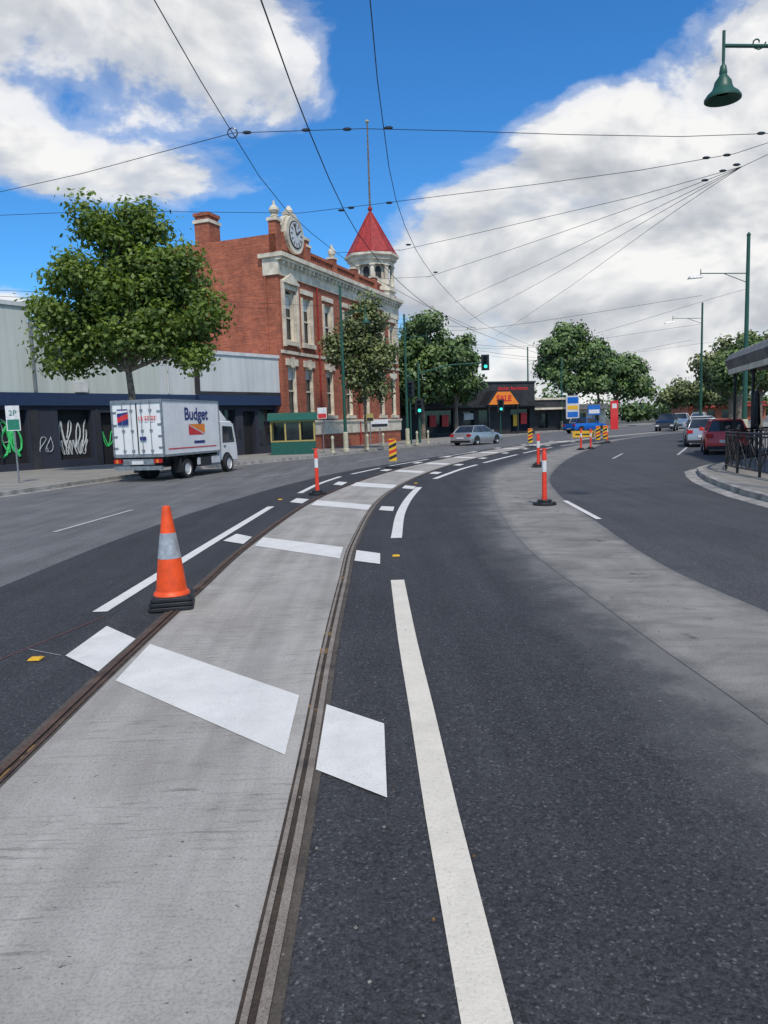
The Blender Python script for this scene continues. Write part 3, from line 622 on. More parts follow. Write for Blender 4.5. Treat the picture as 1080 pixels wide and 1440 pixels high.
# ------------------------------------------------------------ cars
def car(name,loc,heading,paintm,L=4.5,Wd=1.8,H=1.45,kind='sedan'):
    e=empty(name,loc,-heading); m=MB(); hw=Wd/2
    if kind=='sedan': top=[(0,.62),(.02,.92),(.12,.98),(.3,.95),(.7,.95),(.9,.80),(.98,.66),(1,.5)]; gh=[(.08,.97),(.2,1.40),(.52,1.45),(.74,.95)]
    elif kind=='hatch': top=[(0,.6),(.015,.95),(.1,1.0),(.3,.98),(.72,.97),(.92,.82),(.985,.66),(1,.5)]; gh=[(.02,.98),(.10,1.38),(.5,1.45),(.78,.97)]
    else: top=[(0,.7),(.01,1.15),(.1,1.18),(.36,1.18),(.7,1.18),(.93,1.05),(.985,.85),(1,.6)]; gh=[(.36,1.17),(.40,1.75),(.60,1.80),(.75,1.17)]
    hs=H/(gh[2][1]); zb=.22 if kind!='ute' else .38
    rings=[]
    for t,z in top:
        z*=hs; k=1-.10*(2*abs(t-.5))**5; w=hw*k
        rings.append([(-w*.93,t*L,zb),(-w,t*L,zb+.18),(-w,t*L,min(z-.02,.62*hs if kind!='ute' else .85*hs)),(-w*.95,t*L,z-.03),(-w*.86,t*L,z),(w*.86,t*L,z),(w*.95,t*L,z-.03),(w,t*L,min(z-.02,.62*hs if kind!='ute' else .85*hs)),(w,t*L,zb+.18),(w*.93,t*L,zb)])
    i0=len(m.v)
    for r in rings: m.v+=[(a,b,c) for a,b,c in r]
    n=10
    for k in range(len(rings)-1):
        for j in range(n): m.f.append([i0+k*n+j,i0+k*n+(j+1)%n,i0+(k+1)*n+(j+1)%n,i0+(k+1)*n+j][::-1]); m.m.append(m.mi(paintm))
    m.f.append([i0+j for j in range(n)]); m.f.append([i0+(len(rings)-1)*n+j for j in range(n)][::-1]); m.m+=[m.mi(paintm)]*2
    m.build('body',e,bevel=.015)
    m=MB(); wb=hw*.88; wt=hw*.68; P=[(t*L,z*hs) for t,z in gh]
    B=[(-wb,P[0][0]),( wb,P[0][0]),( wb,P[3][0]),(-wb,P[3][0])]
    T=[(-wt,P[1][0]),( wt,P[1][0]),( wt,P[2][0]),(-wt,P[2][0])]
    zb_,zt=P[0][1]-.04,(P[1][1]+P[2][1])/2-.03
    m.hexa([(x,y,zb_) for x,y in B],[(x,y,zt) for x,y in T],M_carglass); m.build('windows',e,bevel=.03)
    m=MB(); m.hexa([(x*1.01,y,zt-.005) for x,y in T],[(x*.9,y,zt+.05) for x,y in T],paintm)
    for (a,b) in zip(B,T): m.tube([(a[0]*1.0,a[1],zb_),(b[0]*1.0,b[1],zt)],.035,paintm,5)
    for s in(-1,1):
        ym=(P[1][0]+P[2][0])/2; m.tube([(s*wb*1.0,ym,zb_),(s*wt*1.0,ym,zt)],.035,M_black,5)
        m.box(s*(hw+.02)-.09,s*(hw+.02)+.09,P[3][0]-.45,P[3][0]-.33,P[3][1]-.02,P[3][1]+.13,paintm)
    m.build('roof',e,bevel=.015)
    m=MB(); zt_=top[1][1]*hs
    for s in(-1,1):
        m.box(s*hw*.78-.14,s*hw*.78+.14,-.02,.12,zt_-.25,zt_-.08,M_taill); m.box(s*hw*.72-.16,s*hw*.72+.16,L-.16,L+.005,.55*hs,.68*hs,M_headl)
    m.box(-.28,.28,-.03,.0,.5*hs,.62*hs,M_reflw); m.box(-.45,.45,L-.05,L+.015,.36*hs,.52*hs,M_black); m.box(-hw*.9,hw*.9,-.03,.05,zb,zb+.16,M_black); m.box(-hw*.88,hw*.88,L-.05,L+.02,zb,zb+.12,M_black)
    r=.33 if kind!='ute' else .39
    for s in(-1,1):
        for y in (.19*L,.80*L):
            wheel(m,s*(hw-.10),y,r,.21,s)
            arc=[(y+(r+.06)*math.cos(math.pi*k/10),r+(r+.06)*math.sin(math.pi*k/10)) for k in range(11)]
            m.face([(s*(hw+.003),a,max(zb+.02,b)) for a,b in arc],M_black)
    m.build('lights_and_wheels',e,smooth=False)
    if kind=='ute':
        m=MB(); m.box(-hw*.8,hw*.8,.1,.34*L,1.18*hs,1.2*hs,M_black); m.build('tray',e,smooth=False)
car('silver_sedan_car',(5.6,53.0,0),math.atan2(.62,.78),M_silver,4.6,1.8,1.42,'sedan')
car('red_hatchback_car',(14.25,30.6,0),math.atan2(.36,.93),M_redp,4.1,1.72,1.48,'hatch')
car('parked_car',(16.6,38.2,0),math.atan2(.35,.93),M_silver,4.4,1.75,1.5,'hatch'); car('parked_car.001',(19.2,44.5,0),math.atan2(.35,.93),M_wpaint2,4.6,1.8,1.6,'hatch')
car('black_pickup_truck',(31.2,80.5,0),math.atan2(.45,.9)+math.pi,M_cblack,5.1,1.95,1.85,'ute')
car('white_pickup_truck',(37.5,92,0),math.atan2(.5,.87)+math.pi,M_wpaint,5.2,1.95,1.85,'ute')
car('blue_pickup_truck',(20.3,80.5,0),math.atan2(.85,.5),M_cblue,5.0,1.9,1.7,'ute')
car('white_van',(42.5,99,0),math.atan2(.5,.87)+math.pi,M_wpaint2,4.8,1.9,1.9,'hatch'); car('silver_van',(24.5,94,0),math.atan2(.5,.87),M_silver,4.6,1.8,1.7,'hatch'); car('parked_car.002',(26.5,61.5,0),math.atan2(.4,.9),M_cblack,4.5,1.8,1.55,'hatch')
# ------------------------------------------------------------ cone, bollards, boards
ce=empty('traffic_cone',(-2.13,7.2,0.02))
m=MB()
for k in range(3):
    a=.215-.006*k; z=.0+k*.043; pts=[]
    for (sx,sy,t0) in ((1,1,0),(-1,1,90),(-1,-1,180),(1,-1,270)):
        for q in range(4):
            t=t0+q*30; pts.append((sx*(a-.05)+.05*math.cos(rad(t)),sy*(a-.05)+.05*math.sin(rad(t))))
    off=(.006*(k-1),.004*k)
    m.prism([(p[0]+off[0],p[1]+off[1]) for p in pts],z,z+.034,M_black); m.prism([(p[0]*.9+off[0],p[1]*.9+off[1]) for p in pts],z+.034,z+.043,M_black)
m.build('bases',ce,bevel=.004,rotz=rad(12))
m=MB(); zz=.129; m.lathe((0,0,0),[(.178,zz),(.172,zz+.02),(.150,zz+.04),(.112,.49),(.114,.491),(.076,.74),(.074,.741),(.040,.985),(.036,1.0),(.02,1.005)],M_orange,32,mats=[M_orange]*4+[M_refl]+[M_orange]*5)
m.build('cone_body',ce)
def bollard(x,y,h=1.15):
    e=empty('delineator_bollard',(x,y,.014)); m=MB(); b=.24
    m.prism([(b*math.cos(rad(22.5+45*k)),b*math.sin(rad(22.5+45*k))) for k in range(8)],0,.06,M_black); m.prism([(b*.6*math.cos(rad(22.5+45*k)),b*.6*math.sin(rad(22.5+45*k))) for k in range(8)],.06,.11,M_black)
    m.build('base',e,bevel=.006)
    m=MB(); m.lathe((0,0,.1),[(.055,0),(.05,.1),(.046,h*.5),(.049,h*.5),(.049,h*.7),(.046,h*.7),(.045,h*.84),(.03,h*.86),(.03,h*.9)],M_bollard,16,mats=[M_bollard]*3+[M_reflw]*1+[M_bollard]*5)
    m.box(-.075,.075,-.025,.025,h*.9+.1,h+.0,M_bollard); m.build('post',e,bevel=.006)
for x,y,h in ((-1.68,18.8,1.17),(3.25,14.86,1.14),(5.6,26.6,1.2),(10.66,39.7,1.15),(15.2,50.0,1.15),(11.4,40.5,1.1),(5.9,27.9,1.15)): bollard(x,y,h)
def hazard(x,y,rz=.2):
    e=empty('hazard_board',(x,y,.014),rz); m=MB(); m.box(-.28,.28,-.2,.2,0,.07,M_black)
    m.tube([(-.12,.02,.07),(-.12,.02,.4)],.02,M_galv,5); m.tube([(.12,.02,.07),(.12,.02,.4)],.02,M_galv,5); m.box(-.15,.15,0,.02,.28,1.15,M_yel)
    for k in range(4):
        z=.32+k*.22; m.face([(-.149,-.003,z),(.149,-.003,z+.12),(.149,-.003,min(1.14,z+.24)),(-.149,-.003,z+.12)],M_redink if k%2 else M_black)
    m.build('striped_panel',e,smooth=False)
hazard(.42,28.9); hazard(9.23,46.1); hazard(13.73,47.1); hazard(14.6,48.5)
be=empty('roadwork_barrier',(15.6,57.5,0),-.3); m=MB(); m.box(-.9,.9,-.02,.02,.2,.7,M_yel); m.box(-.85,-.78,-.2,.2,.02,.72,M_galv); m.box(.78,.85,-.2,.2,.02,.72,M_galv)
m.box(-.6,.6,-.028,-.021,.38,.48,M_black); m.build('panel_and_legs',be,smooth=False)
# ------------------------------------------------------------ bus shelter
bs=empty('bus_shelter',(-6.5,43.6,.13),rad(4)); m=MB(); w=2.6; d=1.5
for x in (0.04,.87,1.73,2.56):
    for y in (.04,d-.04): m.box(x-.035,x+.035,y-.035,y+.035,0,2.1,M_shel)
for y in (.04,d-.04):
    m.box(0,w,y-.03,y+.03,0.0,.75,M_shel); m.box(0,w,y-.045,y+.045,.75,.83,M_shel2); m.box(0,w,y-.045,y+.045,1.9,1.98,M_shel2)
    for x in (.04,.87,1.73,2.56): m.box(x-.045,x+.045,y-.046,y+.046,.83,1.9,M_shel2)
for x in (.04,w-.04): m.box(x-.03,x+.03,.08,d-.08,0,.75,M_shel); m.box(x-.04,x+.04,.08,d-.08,1.9,1.98,M_shel2); m.box(x-.04,x+.04,.08,d-.08,.75,.83,M_shel2)
m.box(.08,w-.08,d-.06,d-.04,.83,1.9,M_glass); m.box(.2,w-.2,.9,1.3,.42,.47,M_shel2); m.box(.9,1.7,.02,.03,.85,1.88,M_glass)
m.build('frame_and_seat',bs,smooth=False)
m=MB(); arc=[(-.15+(d+.3)*k/10,1.98+.06+.42*math.sin(math.pi*k/10)) for k in range(11)]+[(d+.15,1.98),(-.15,1.98)]
m.hexa([(-.15,a,b) for a,b in arc],[(w+.15,a,b) for a,b in arc],M_shel)
m.build('curved_roof',bs)
# ------------------------------------------------------------ poles, signs, lights
def pendant(mb,x,y,z,s=1.0):
    mb.lathe((x,y,z-.60*s),[(.10*s,.10*s),(.25*s,.01),(.275*s,0.0),(.275*s,.03*s),(.235*s,.085*s),(.165*s,.145*s),(.14*s,.20*s),(.125*s,.27*s),(.075*s,.34*s),(.055*s,.37*s),(.062*s,.40*s),(.045*s,.50*s),(.022*s,.53*s),(.02*s,.60*s)],M_green,24)
def pole(name,x,y,h,arms=(),r=.11,cream=True):
    e=empty(name,(x,y,.13)); m=MB()
    m.tube([(0,0,0),(0,0,h)],[r,r*.65],M_green,12)
    if cream: m.lathe((0,0,0),[(r*1.9,0),(r*1.9,.15),(r*1.45,.2),(r*1.45,1.15),(r*1.1,1.2)],M_creamp,12)
    m.lathe((0,0,h),[(r*.8,0),(r*.8,.08),(.02,.2)],M_green,8)
    for (ax,ay,z,lamp) in arms:
        m.tube([(0,0,z),(ax,ay,z+.08)],.028,M_green,8); m.tube([(0,0,z-.5),(ax*.5,ay*.5,z+.02)],.02,M_green,6)
        m.tube([(ax,ay,z+.30),(ax,ay,z-.14)],.024,M_green,8)
        if lamp:
            pendant(m,ax,ay,z-.12,lamp)
            sp_=[(ax*.84+(.02+.012*k)*math.cos(k*.7),ay*.84,z+.12+(.02+.012*k)*math.sin(k*.7)) for k in range(10)]
            m.tube(sp_,.012,M_green,6)
    m.build('pole_and_arms',e); return e
pole('tram_pole',-2.2,45.6,9.8,[(1.5,-.6,8.3,1.0)])
pole('street_lamp',8.9,12.4,8.2,[(-3.36,-.1,7.22,1.0)])
e=pole('street_lamp.001',20.5,42,11.2,[(-2.6,0,9.2,.0)],.14); m=MB(); m.hexa([(-3.3,-.15,9.0),(-2.5,-.15,9.05),(-2.5,.15,9.05),(-3.3,.15,9.0)],[(-3.2,-.1,9.14),(-2.5,-.1,9.18),(-2.5,.1,9.18),(-3.2,.1,9.14)],M_galv); m.build('lantern',e)
e=pole('street_lamp.002',30.9,72,11.9,[(-2.8,0,10.6,.0)],.13); m=MB(); m.hexa([(-3.6,-.15,10.2),(-2.7,-.15,10.3),(-2.7,.15,10.3),(-3.6,.15,10.2)],[(-3.5,-.1,10.32),(-2.7,-.1,10.42),(-2.7,.1,10.42),(-3.5,.1,10.32)],M_galv); m.build('lantern',e)
pole('tram_pole.001',17.8,90,10,[(2,0,8.5,.0)],.12); pole('tram_pole.002',2.0,57.0,9.6,[(1.6,-.3,8,.0)],.11); pole('tram_pole.003',24.5,101,9.5,[(2,0,8,.0)],.12); pole('tram_pole.004',52,110,9.5,[(-2,0,8,.0)],.12)
def signal(mb,x,y,z,lit=True):
    mb.box(x-.32,x+.32,y,y+.03,z-.62,z+.62,M_black); mb.box(x-.16,x+.16,y-.2,y,z-.5,z+.5,M_black)
    for k,zz in enumerate((-.32,0,.32)):
        a=[(x+.13*math.cos(2*math.pi*j/14),z+zz+.13*math.sin(2*math.pi*j/14)) for j in range(14)]
        mt=M_sigg if (k==0 and lit) else M_char
        mb.hexa([(p[0],y-.215,p[1]) for p in a],[(p[0],y-.2,p[1]) for p in a],mt); mb.box(x-.15,x+.15,y-.4,y-.2,z+zz+.13,z+zz+.15,M_black)
e=empty('traffic_signal',(3.1,60,.13)); m=MB(); m.tube([(0,0,0),(0,0,6.4)],[.1,.08],M_green,10); m.tube([(0,0,5.5),(2.5,0,6.1),(5.3,0,6.2)],[.07,.06,.05],M_green,8); signal(m,5.35,-.15,6.2); signal(m,0,-.25,2.9); m.build('mast_and_lanterns',e,smooth=False)
e=empty('traffic_signal.001',(43.5,86,.13)); m=MB(); m.tube([(0,0,0),(0,0,6.4)],[.1,.08],M_green,10); m.tube([(0,0,5.5),(-4.3,0,6.1)],[.07,.05],M_green,8); signal(m,-4.3,-.15,6.0); m.build('mast_and_lanterns',e,smooth=False)
e=empty('traffic_signal.002',(11.8,73.5,.13)); m=MB(); m.tube([(0,0,0),(0,0,3.6)],.06,M_green,8); signal(m,0,-.25,3.0); m.build('post_and_lanterns',e,smooth=False)
e=empty('traffic_signal.003',(2.3,57.5,.13)); m=MB(); m.tube([(0,0,0),(0,0,5.5)],.06,M_green,8); signal(m,0,-.25,4.2,False); m.build('post_and_lanterns',e,smooth=False)
def signpost(name,x,y,h,w,hh,mat,mat2=None,rz=0.0,body=None,bm=None):
    e=empty(name,(x,y,.13),rz); m=MB(); m.tube([(0,.02,0),(0,.02,h)],.03,M_galv,8); m.box(-w/2,w/2,-.02,-.008,h-hh,h,mat)
    if mat2: m.box(-w/2+.03,w/2-.03,-.024,-.0205,h-hh+.03,h-hh*.55,mat2)
    m.build('post_and_plate',e,smooth=False)
    if body: text(body,e,(0,-.028,h-hh*.3),(rad(90),0,0),hh*.3,bm or M_black)
signpost('parking_sign',-12.55,25.5,2.65,.45,.85,M_reflw,M_sgreen,rad(8),'2P',M_sgreen)
signpost('street_sign',-3.5,44.6,2.7,.55,.65,M_reflw,M_redink,0); signpost('street_sign.001',-.7,47.5,2.3,.45,.5,M_shel2,M_black,0); signpost('street_sign.002',-.1,48.2,1.9,1.1,.5,M_reflw,M_black,0)
for x,y in ((-2.9,43.9),(-.9,47.2),(.1,49.5),(2.6,54.5),(3.6,57.5)):
    e=empty('heritage_bollard',(x,y,.13)); m=MB(); m.lathe((0,0,0),[(.12,0),(.12,.1),(.085,.14),(.075,.8),(.1,.85),(.1,.92),(.03,1.02)],M_creamp,12); m.build('post',e)
e=empty('pylon_sign',(25.2,98,0)); m=MB(); m.box(-.2,.2,-.1,.1,0,1.6,M_galv); m.box(-.85,.85,-.15,.15,1.6,4.6,M_wpaint2); m.box(-.7,.7,-.17,-.151,3.6,4.4,M_cblue); m.box(-.7,.7,-.17,-.151,2.8,3.3,M_yel); m.box(-.7,.7,-.17,-.151,1.8,2.5,M_cblue); m.build('panel',e,smooth=False)
e=empty('red_banner_sign',(31,99,0)); m=MB(); m.box(-.5,.5,-.1,.1,0,3.8,M_redp); m.box(-.3,.3,-.12,-.101,2.8,3.4,M_reflw); m.build('panel',e,smooth=False)
e=empty('shop_sign',(28.3,99,0)); m=MB(); m.tube([(0,0,0),(0,0,2.6)],.08,M_galv,6); m.box(-.8,.8,-.12,.12,2.0,3.3,M_cblue); m.box(-.7,.7,-.14,-.121,2.2,2.7,M_reflw); m.build('panel',e,smooth=False)
# fence on the right kerb
fe=empty('black_metal_fence'); m=MB(); fp=spline([(8.9,11),(9.0,14),(9.25,17.5),(9.75,20.9),(11.2,23.4),(13.6,25.6),(15.5,28)],.12)
T=lambda p,z:(p.x,p.y,z)
for z in (.28,1.12): m.tube([T(p,z) for p in fp],.025,M_black,6)
m.tube([T(p,1.2) for p in fp],.032,M_black,6)
for i,p in enumerate(fp):
    if i%12==0: m.tube([T(p,.13),T(p,1.25)],.035,M_black,8); m.lathe((p.x,p.y,1.25),[(.03,0),(.06,.04),(.05,.09),(.01,.12)],M_black,8)
for i in range(0,len(fp)-12,12):
    a,b=fp[i],fp[i+12]
    for k in range(1,5):
        t=k/5; p=a.lerp(b,t); m.tube([T(p,.28),T(p,1.12)],.011,M_black,5)
    m.tube([T(a,.28),T(a.lerp(b,.5),1.1),T(b,.28)],.014,M_black,5); m.tube([T(a,1.1),T(a.lerp(b,.5),.3),T(b,1.1)],.014,M_black,5)
m.build('rails_and_balusters',fe)
e=empty('cafe_umbrella',(13.2,26.2,.13)); m=MB(); m.tube([(0,0,0),(0,0,2.4)],.03,M_galv,6); m.lathe((0,0,1.0),[(.06,0),(.16,.2),(.1,1.2),(.03,1.35)],M_black,8); m.build('folded_canopy_and_pole',e)
# ------------------------------------------------------------ overhead wires
wp=empty('overhead_tram_wires'); m=MB()
def wire(pts,r=.008,n=5): m.tube(spline(pts,1.5),r,M_wire,n,False)
z=6.0
wire([(-2.3,-2,z),(-2.2,3,z),(-2.11,7.9,z),(-2.01,11.3,z),(-1.72,15.3,z),(-.55,20.7,z),(.7,24.6,z),(2.2,29,z),(4.6,35.3,z)],.0065)
wire([(-1.3,-2,z),(-1.2,3,z),(-1.06,7.96,z),(-.89,11.46,z),(-.59,15.4,z),(-.1,19,z),(.85,23.8,z),(2.3,29.4,z),(4.4,35.5,z),(8.7,45.6,z),(13,54,z),(19,63,z),(27,73,z)],.009)
wire([(-.15,-2,z),(-.05,3,z),(.03,8,z),(.18,11.3,z),(.42,14.7,z),(1.0,18.9,z),(2.0,23.7,z),(3.64,30,z),(5.6,36,z),(9.5,45.4,z)],.0065)
S=.005
pr=(8.9,12.4,6.9)
wire([(-16,19,6.8),(-6.7,13.87,6.1),(-2.01,11.29,z)],S); wire([(-2.01,11.29,z),(-.12,11.29,z),(6.12,12.0,6.0),pr],S)
wire([(-16,20,6.7),(-7.3,15.1,6.05),(-1.5,15.45,z)],S); wire([(-1.5,15.45,z),(.06,15.0,z),(6.0,12.85,6.0),pr],S)
for a in ((.57,19.0),(1.49,22.5),(2.8,27.3),(3.9,32.2),(6.0,38.5)): wire([(a[0],a[1],z),((a[0]+6.45)/2,(a[1]+13.5)/2,5.95),(6.45,13.5,6.0),pr],S)
for a in ((-1.0,19.0),(.0,22.5)): wire([(a[0],a[1],z),(a[0]+1.6,a[1]-.1,z)],S)
for (a,b,c) in ((4.5,35.5,6),(8.7,45.4,6),(14,56,6)):
    wire([(a-5,b+4,6.8),(a,b,6),(a+9,b-4,6.6)],.007)
wire([(-2.0,45.6,8.0),(4.6,35.6,6.1)],.008); wire([(-2.0,45.6,8.2),(8.7,45.4,6.1),(20.5,42,8.5)],.008); wire([(2.2,57,8),(14,56,6.1),(29,70,8.5)],.01); wire([(-19,24,6.9),(-2.2,45.6,8.8)],.008); wire([(-19,22,6.4),(-6,45.6,8.8)],.008)
ins=[(-1.8,11.29,z),(-.95,11.35,6.03),(-.35,11.29,z),(.25,11.29,z),(6.0,11.98,z),(5.9,12.9,z),(6.3,13.4,z),(6.1,14.2,z),(-.45,15.2,z),(.3,14.95,z),(-.65,15.35,z),(.8,18.4,z),(1.7,21.8,z),(6.2,13.7,z),(5.6,13.0,z)]
for p in ins:
    m.tube([(p[0]-.065,p[1],p[2]),(p[0]-.03,p[1],p[2]),(p[0]+.03,p[1],p[2]),(p[0]+.065,p[1],p[2])],[.009,.024,.024,.009],M_insul,8)
ring=[(-2.01+.07*math.cos(2*math.pi*k/16),11.29,6.0+.07*math.sin(2*math.pi*k/16)) for k in range(17)]; m.tube(ring,.009,M_insul,5)
m.build('wires_and_insulators',wp)
# ------------------------------------------------------------ trees
def tree(name,x,y,trunk_h,tr_r,blobs,nleaf,ls,seed,mat,sig=.36,lean=(0,0),clumps=9):
    rg=np.random.RandomState(seed); e=empty(name,(x,y,.1)); m=MB()
    t=[(0,0,0),(.03+lean[0]*.3,.02,trunk_h*.35),(lean[0]*.7,.05,trunk_h*.7),(lean[0],lean[1],trunk_h)]
    m.tube([(0,0,-.05)]+t,[tr_r*1.5,tr_r*1.15,tr_r,tr_r*.88,tr_r*.75],M_bark,10)
    cc=[]; vol=np.array([b[3]*b[4]*b[5] for b in blobs]); vol=vol**.72; vol/=vol.sum()
    for bi,(bx,by,bz,rx,ry,rz) in enumerate(blobs):
        a=Vector(t[3]); mid=a.lerp(Vector((bx,by,bz)),.5)+Vector((rg.uniform(-.2,.2),rg.uniform(-.2,.2),.15)); end=Vector((bx,by,bz))
        pts=spline([tuple(a-Vector((0,0,.2))),tuple(mid),tuple(end)],.4); m.tube(pts,list(np.linspace(tr_r*.62,tr_r*.18,len(pts))),M_bark,7)
        k=max(6,int(clumps*len(blobs)*vol[bi]*1.6))
        for j in range(k):
            d=rg.normal(size=3); d/=np.linalg.norm(d); rr=rg.uniform(.35,1.0)**.6
            c=np.array([bx+d[0]*rx*rr,by+d[1]*ry*rr,bz+d[2]*rz*rr]); cc.append((c,rg.uniform(.6,1.3)))
            if j%2==0: 
                q=end.lerp(mid,.25); cv=Vector(c); mm=q.lerp(cv,.55)+Vector((0,0,.1)); m.tube([q,mm,cv],[tr_r*.2,tr_r*.12,tr_r*.05],M_bark,5)
    m.build('trunk_and_limbs',e)
    K=len(cc); C=np.array([c[0] for c in cc]); Sg=np.array([c[1] for c in cc]); w=Sg**2; w/=w.sum()
    idx=rg.choice(K,nleaf,p=w); g_=rg.normal(size=(nleaf,3)); g_/= (np.linalg.norm(g_,axis=1,keepdims=True)+1e-6); rad_=rg.uniform(0,1,(nleaf,1))**.55*(1+.35*(rg.uniform(0,1,(nleaf,1))>.9))
    off=g_*rad_*np.array([1.35,1.35,1.0])*sig*1.55*Sg[idx][:,None]
    P=C[idx]+off; ct=rg.uniform(-.18,.18,K)
    nrm=rg.normal(size=(nleaf,3))*.75+off*1.6+np.array([0,0,.7]); nrm/=np.linalg.norm(nrm,axis=1,keepdims=True)
    a=np.cross(nrm,rg.normal(size=(nleaf,3))); a/=np.linalg.norm(a,axis=1,keepdims=True); b=np.cross(nrm,a)
    s=ls*rg.uniform(.6,1.25,(nleaf,1)); 
    V=np.empty((nleaf,4,3)); V[:,0]=P-a*s; V[:,1]=P+b*s*.62-nrm*s*.12; V[:,2]=P+a*s; V[:,3]=P-b*s*.62-nrm*s*.12
    me=bpy.data.meshes.new('foliage'); me.vertices.add(nleaf*4); me.vertices.foreach_set('co',V.ravel()); me.loops.add(nleaf*4); me.loops.foreach_set('vertex_index',np.arange(nleaf*4)); me.polygons.add(nleaf); me.polygons.foreach_set('loop_start',np.arange(nleaf)*4); me.polygons.foreach_set('loop_total',np.full(nleaf,4))
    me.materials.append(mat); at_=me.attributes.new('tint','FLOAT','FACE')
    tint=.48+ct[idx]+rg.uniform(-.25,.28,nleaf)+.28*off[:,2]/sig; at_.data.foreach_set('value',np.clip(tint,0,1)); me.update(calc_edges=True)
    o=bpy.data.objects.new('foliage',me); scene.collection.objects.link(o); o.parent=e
tree('plane_tree',-10.2,31.3,4.4,.17,[(-.3,0,5.9,2.0,1.9,1.3),(1.8,.3,6.1,1.7,1.7,1.5),(-2.3,.2,6.0,1.7,1.6,1.3),(0.2,.3,7.8,1.9,1.8,1.3),(-1.6,0,8.0,1.5,1.5,1.0),(1.9,.2,7.9,1.4,1.3,1.0),(-.3,0,9.6,1.3,1.2,1.0),(.8,.1,10.0,.8,.8,.9),(-1.2,.1,10.2,.7,.7,.8),(-2.7,0,4.7,.9,.9,.7),(2.4,.1,4.7,.8,.8,.7),(-3.2,0,6.8,.7,.7,.6),(3.1,0,6.4,.7,.7,.8)],36000,.118,11,M_leaf,.40,(-.25,0),13)
tree('plane_tree.001',-1.07,50.0,3.0,.11,[(0,0,4.2,1.3,1.2,1.0),(-.6,0,6.0,1.6,1.4,1.4),(.8,.1,6.1,1.4,1.3,1.4),(0,0,8.0,1.3,1.2,1.3),(.2,0,9.4,.6,.6,.6),(-1.5,0,6.8,1.0,.9,.8)],14000,.13,5,M_leafo,.4,(.05,0),13)
tree('plane_tree.002',4.2,75,3.5,.25,[(0,0,6,3.2,3,2.5),(-1.5,0,8.5,2.5,2.4,2.0),(1.8,0,8.6,2.4,2.3,2),(0.2,0,10.6,2,2,1.3),(-3,.5,5.5,1.8,1.6,1.6)],17000,.22,21,M_leafd,.62,(0,0),10)
tree('plane_tree.003',7.9,78,3.2,.22,[(0,0,5.6,2.4,2.2,2.1),(-.6,0,8,2.2,2,1.7),(1.0,0,7.6,1.7,1.7,1.5),(0,0,9.8,1.4,1.3,1.0)],11000,.22,22,M_leafd,.6,(0,0),10)
tree('plane_tree.004',28.5,112,4.5,.32,[(0,0,8,3.6,3.2,2.6),(-2.6,0,10.5,2.8,2.6,2.4),(2.6,0,10.8,3,2.6,2.2),(0,0,13,3.2,2.6,2.2),(4.5,0,7.5,2.2,2,2)],17000,.3,31,M_leafd,.85,(0,0),10)
tree('plane_tree.005',38.5,122,4.2,.3,[(0,0,7.2,3.4,3,2.5),(-2,0,9.6,2.8,2.6,2),(2.2,0,8.6,2.8,2.6,2),(4.6,0,6,2,2,1.6)],12000,.32,32,M_leafd,.85,(0,0),10)
tree('plane_tree.006',34.5,118,4.2,.3,[(0,0,8.2,3.0,3,2.5),(-1,0,10.6,2.4,2.6,2)],8000,.32,33,M_leafd,.85,(0,0),10)
tree('plane_tree.007',38.5,82,3.4,.25,[(0,0,5.2,2.6,2.4,1.6),(-1.4,0,6.8,2.1,2,1.5),(1.6,0,7.4,2.2,2,1.6),(.6,0,8.8,1.6,1.5,1.1)],12000,.23,41,M_leafo,.65,(0,0),9)
tree('plane_tree.008',33.6,66,3.0,.22,[(0,0,5.0,2.2,2.2,1.5),(.6,0,6.6,2,2,1.3),(1.8,0,5.2,1.6,1.6,1.3)],9000,.22,42,M_leafo,.6,(0,0),9)
tree('plane_tree.009',52,110,3.6,.25,[(0,0,6,2.8,2.6,1.8),(-1.6,0,7.4,2.2,2,1.5)],8000,.27,43,M_leafd,.7,(0,0),9)
tree('plane_tree.010',1.0,84,3.5,.25,[(0,0,6,3.2,3,2.5),(-1.5,0,8.5,2.5,2.4,2.0)],9000,.24,24,M_leafd,.7,(0,0),9)
tree('plane_tree.011',56,132,3.2,.3,[(0,0,5.5,3.8,3,2.2),(-4,0,4.6,3,2.6,1.8),(4,0,5,3.2,2.6,1.9)],9000,.34,44,M_leafo,.8,(0,0),9)
tree('plane_tree.012',25,52,3.0,.2,[(0,0,4.4,1.6,1.6,1.1),(.6,0,5.4,1.3,1.3,1.0)],6000,.17,46,M_leafd,.5,(0,0),9)
rg=np.random.RandomState(99); nb=110; cx=rg.uniform(-160,330,nb); cy=rg.uniform(175,250,nb); hh=rg.uniform(4,10,nb)*(1+.25*np.sin(cx*.05))
nl=42000; idx=rg.randint(0,nb,nl); d=rg.normal(size=(nl,3)); d/=np.linalg.norm(d,axis=1,keepdims=True); r_=rg.uniform(0,1,(nl,1))**.4
P=np.stack([cx[idx],cy[idx],hh[idx]*.55],1)+d*r_*np.stack([hh[idx]*1.0,hh[idx]*.8,hh[idx]*.5],1)
nrm=d+rg.normal(size=(nl,3))*.6+np.array([0,0,.4]); nrm/=np.linalg.norm(nrm,axis=1,keepdims=True); a=np.cross(nrm,rg.normal(size=(nl,3))); a/=np.linalg.norm(a,axis=1,keepdims=True); b=np.cross(nrm,a); s=rg.uniform(.35,.8,(nl,1))
V=np.stack([P-a*s,P+b*s*.7,P+a*s,P-b*s*.7],1)
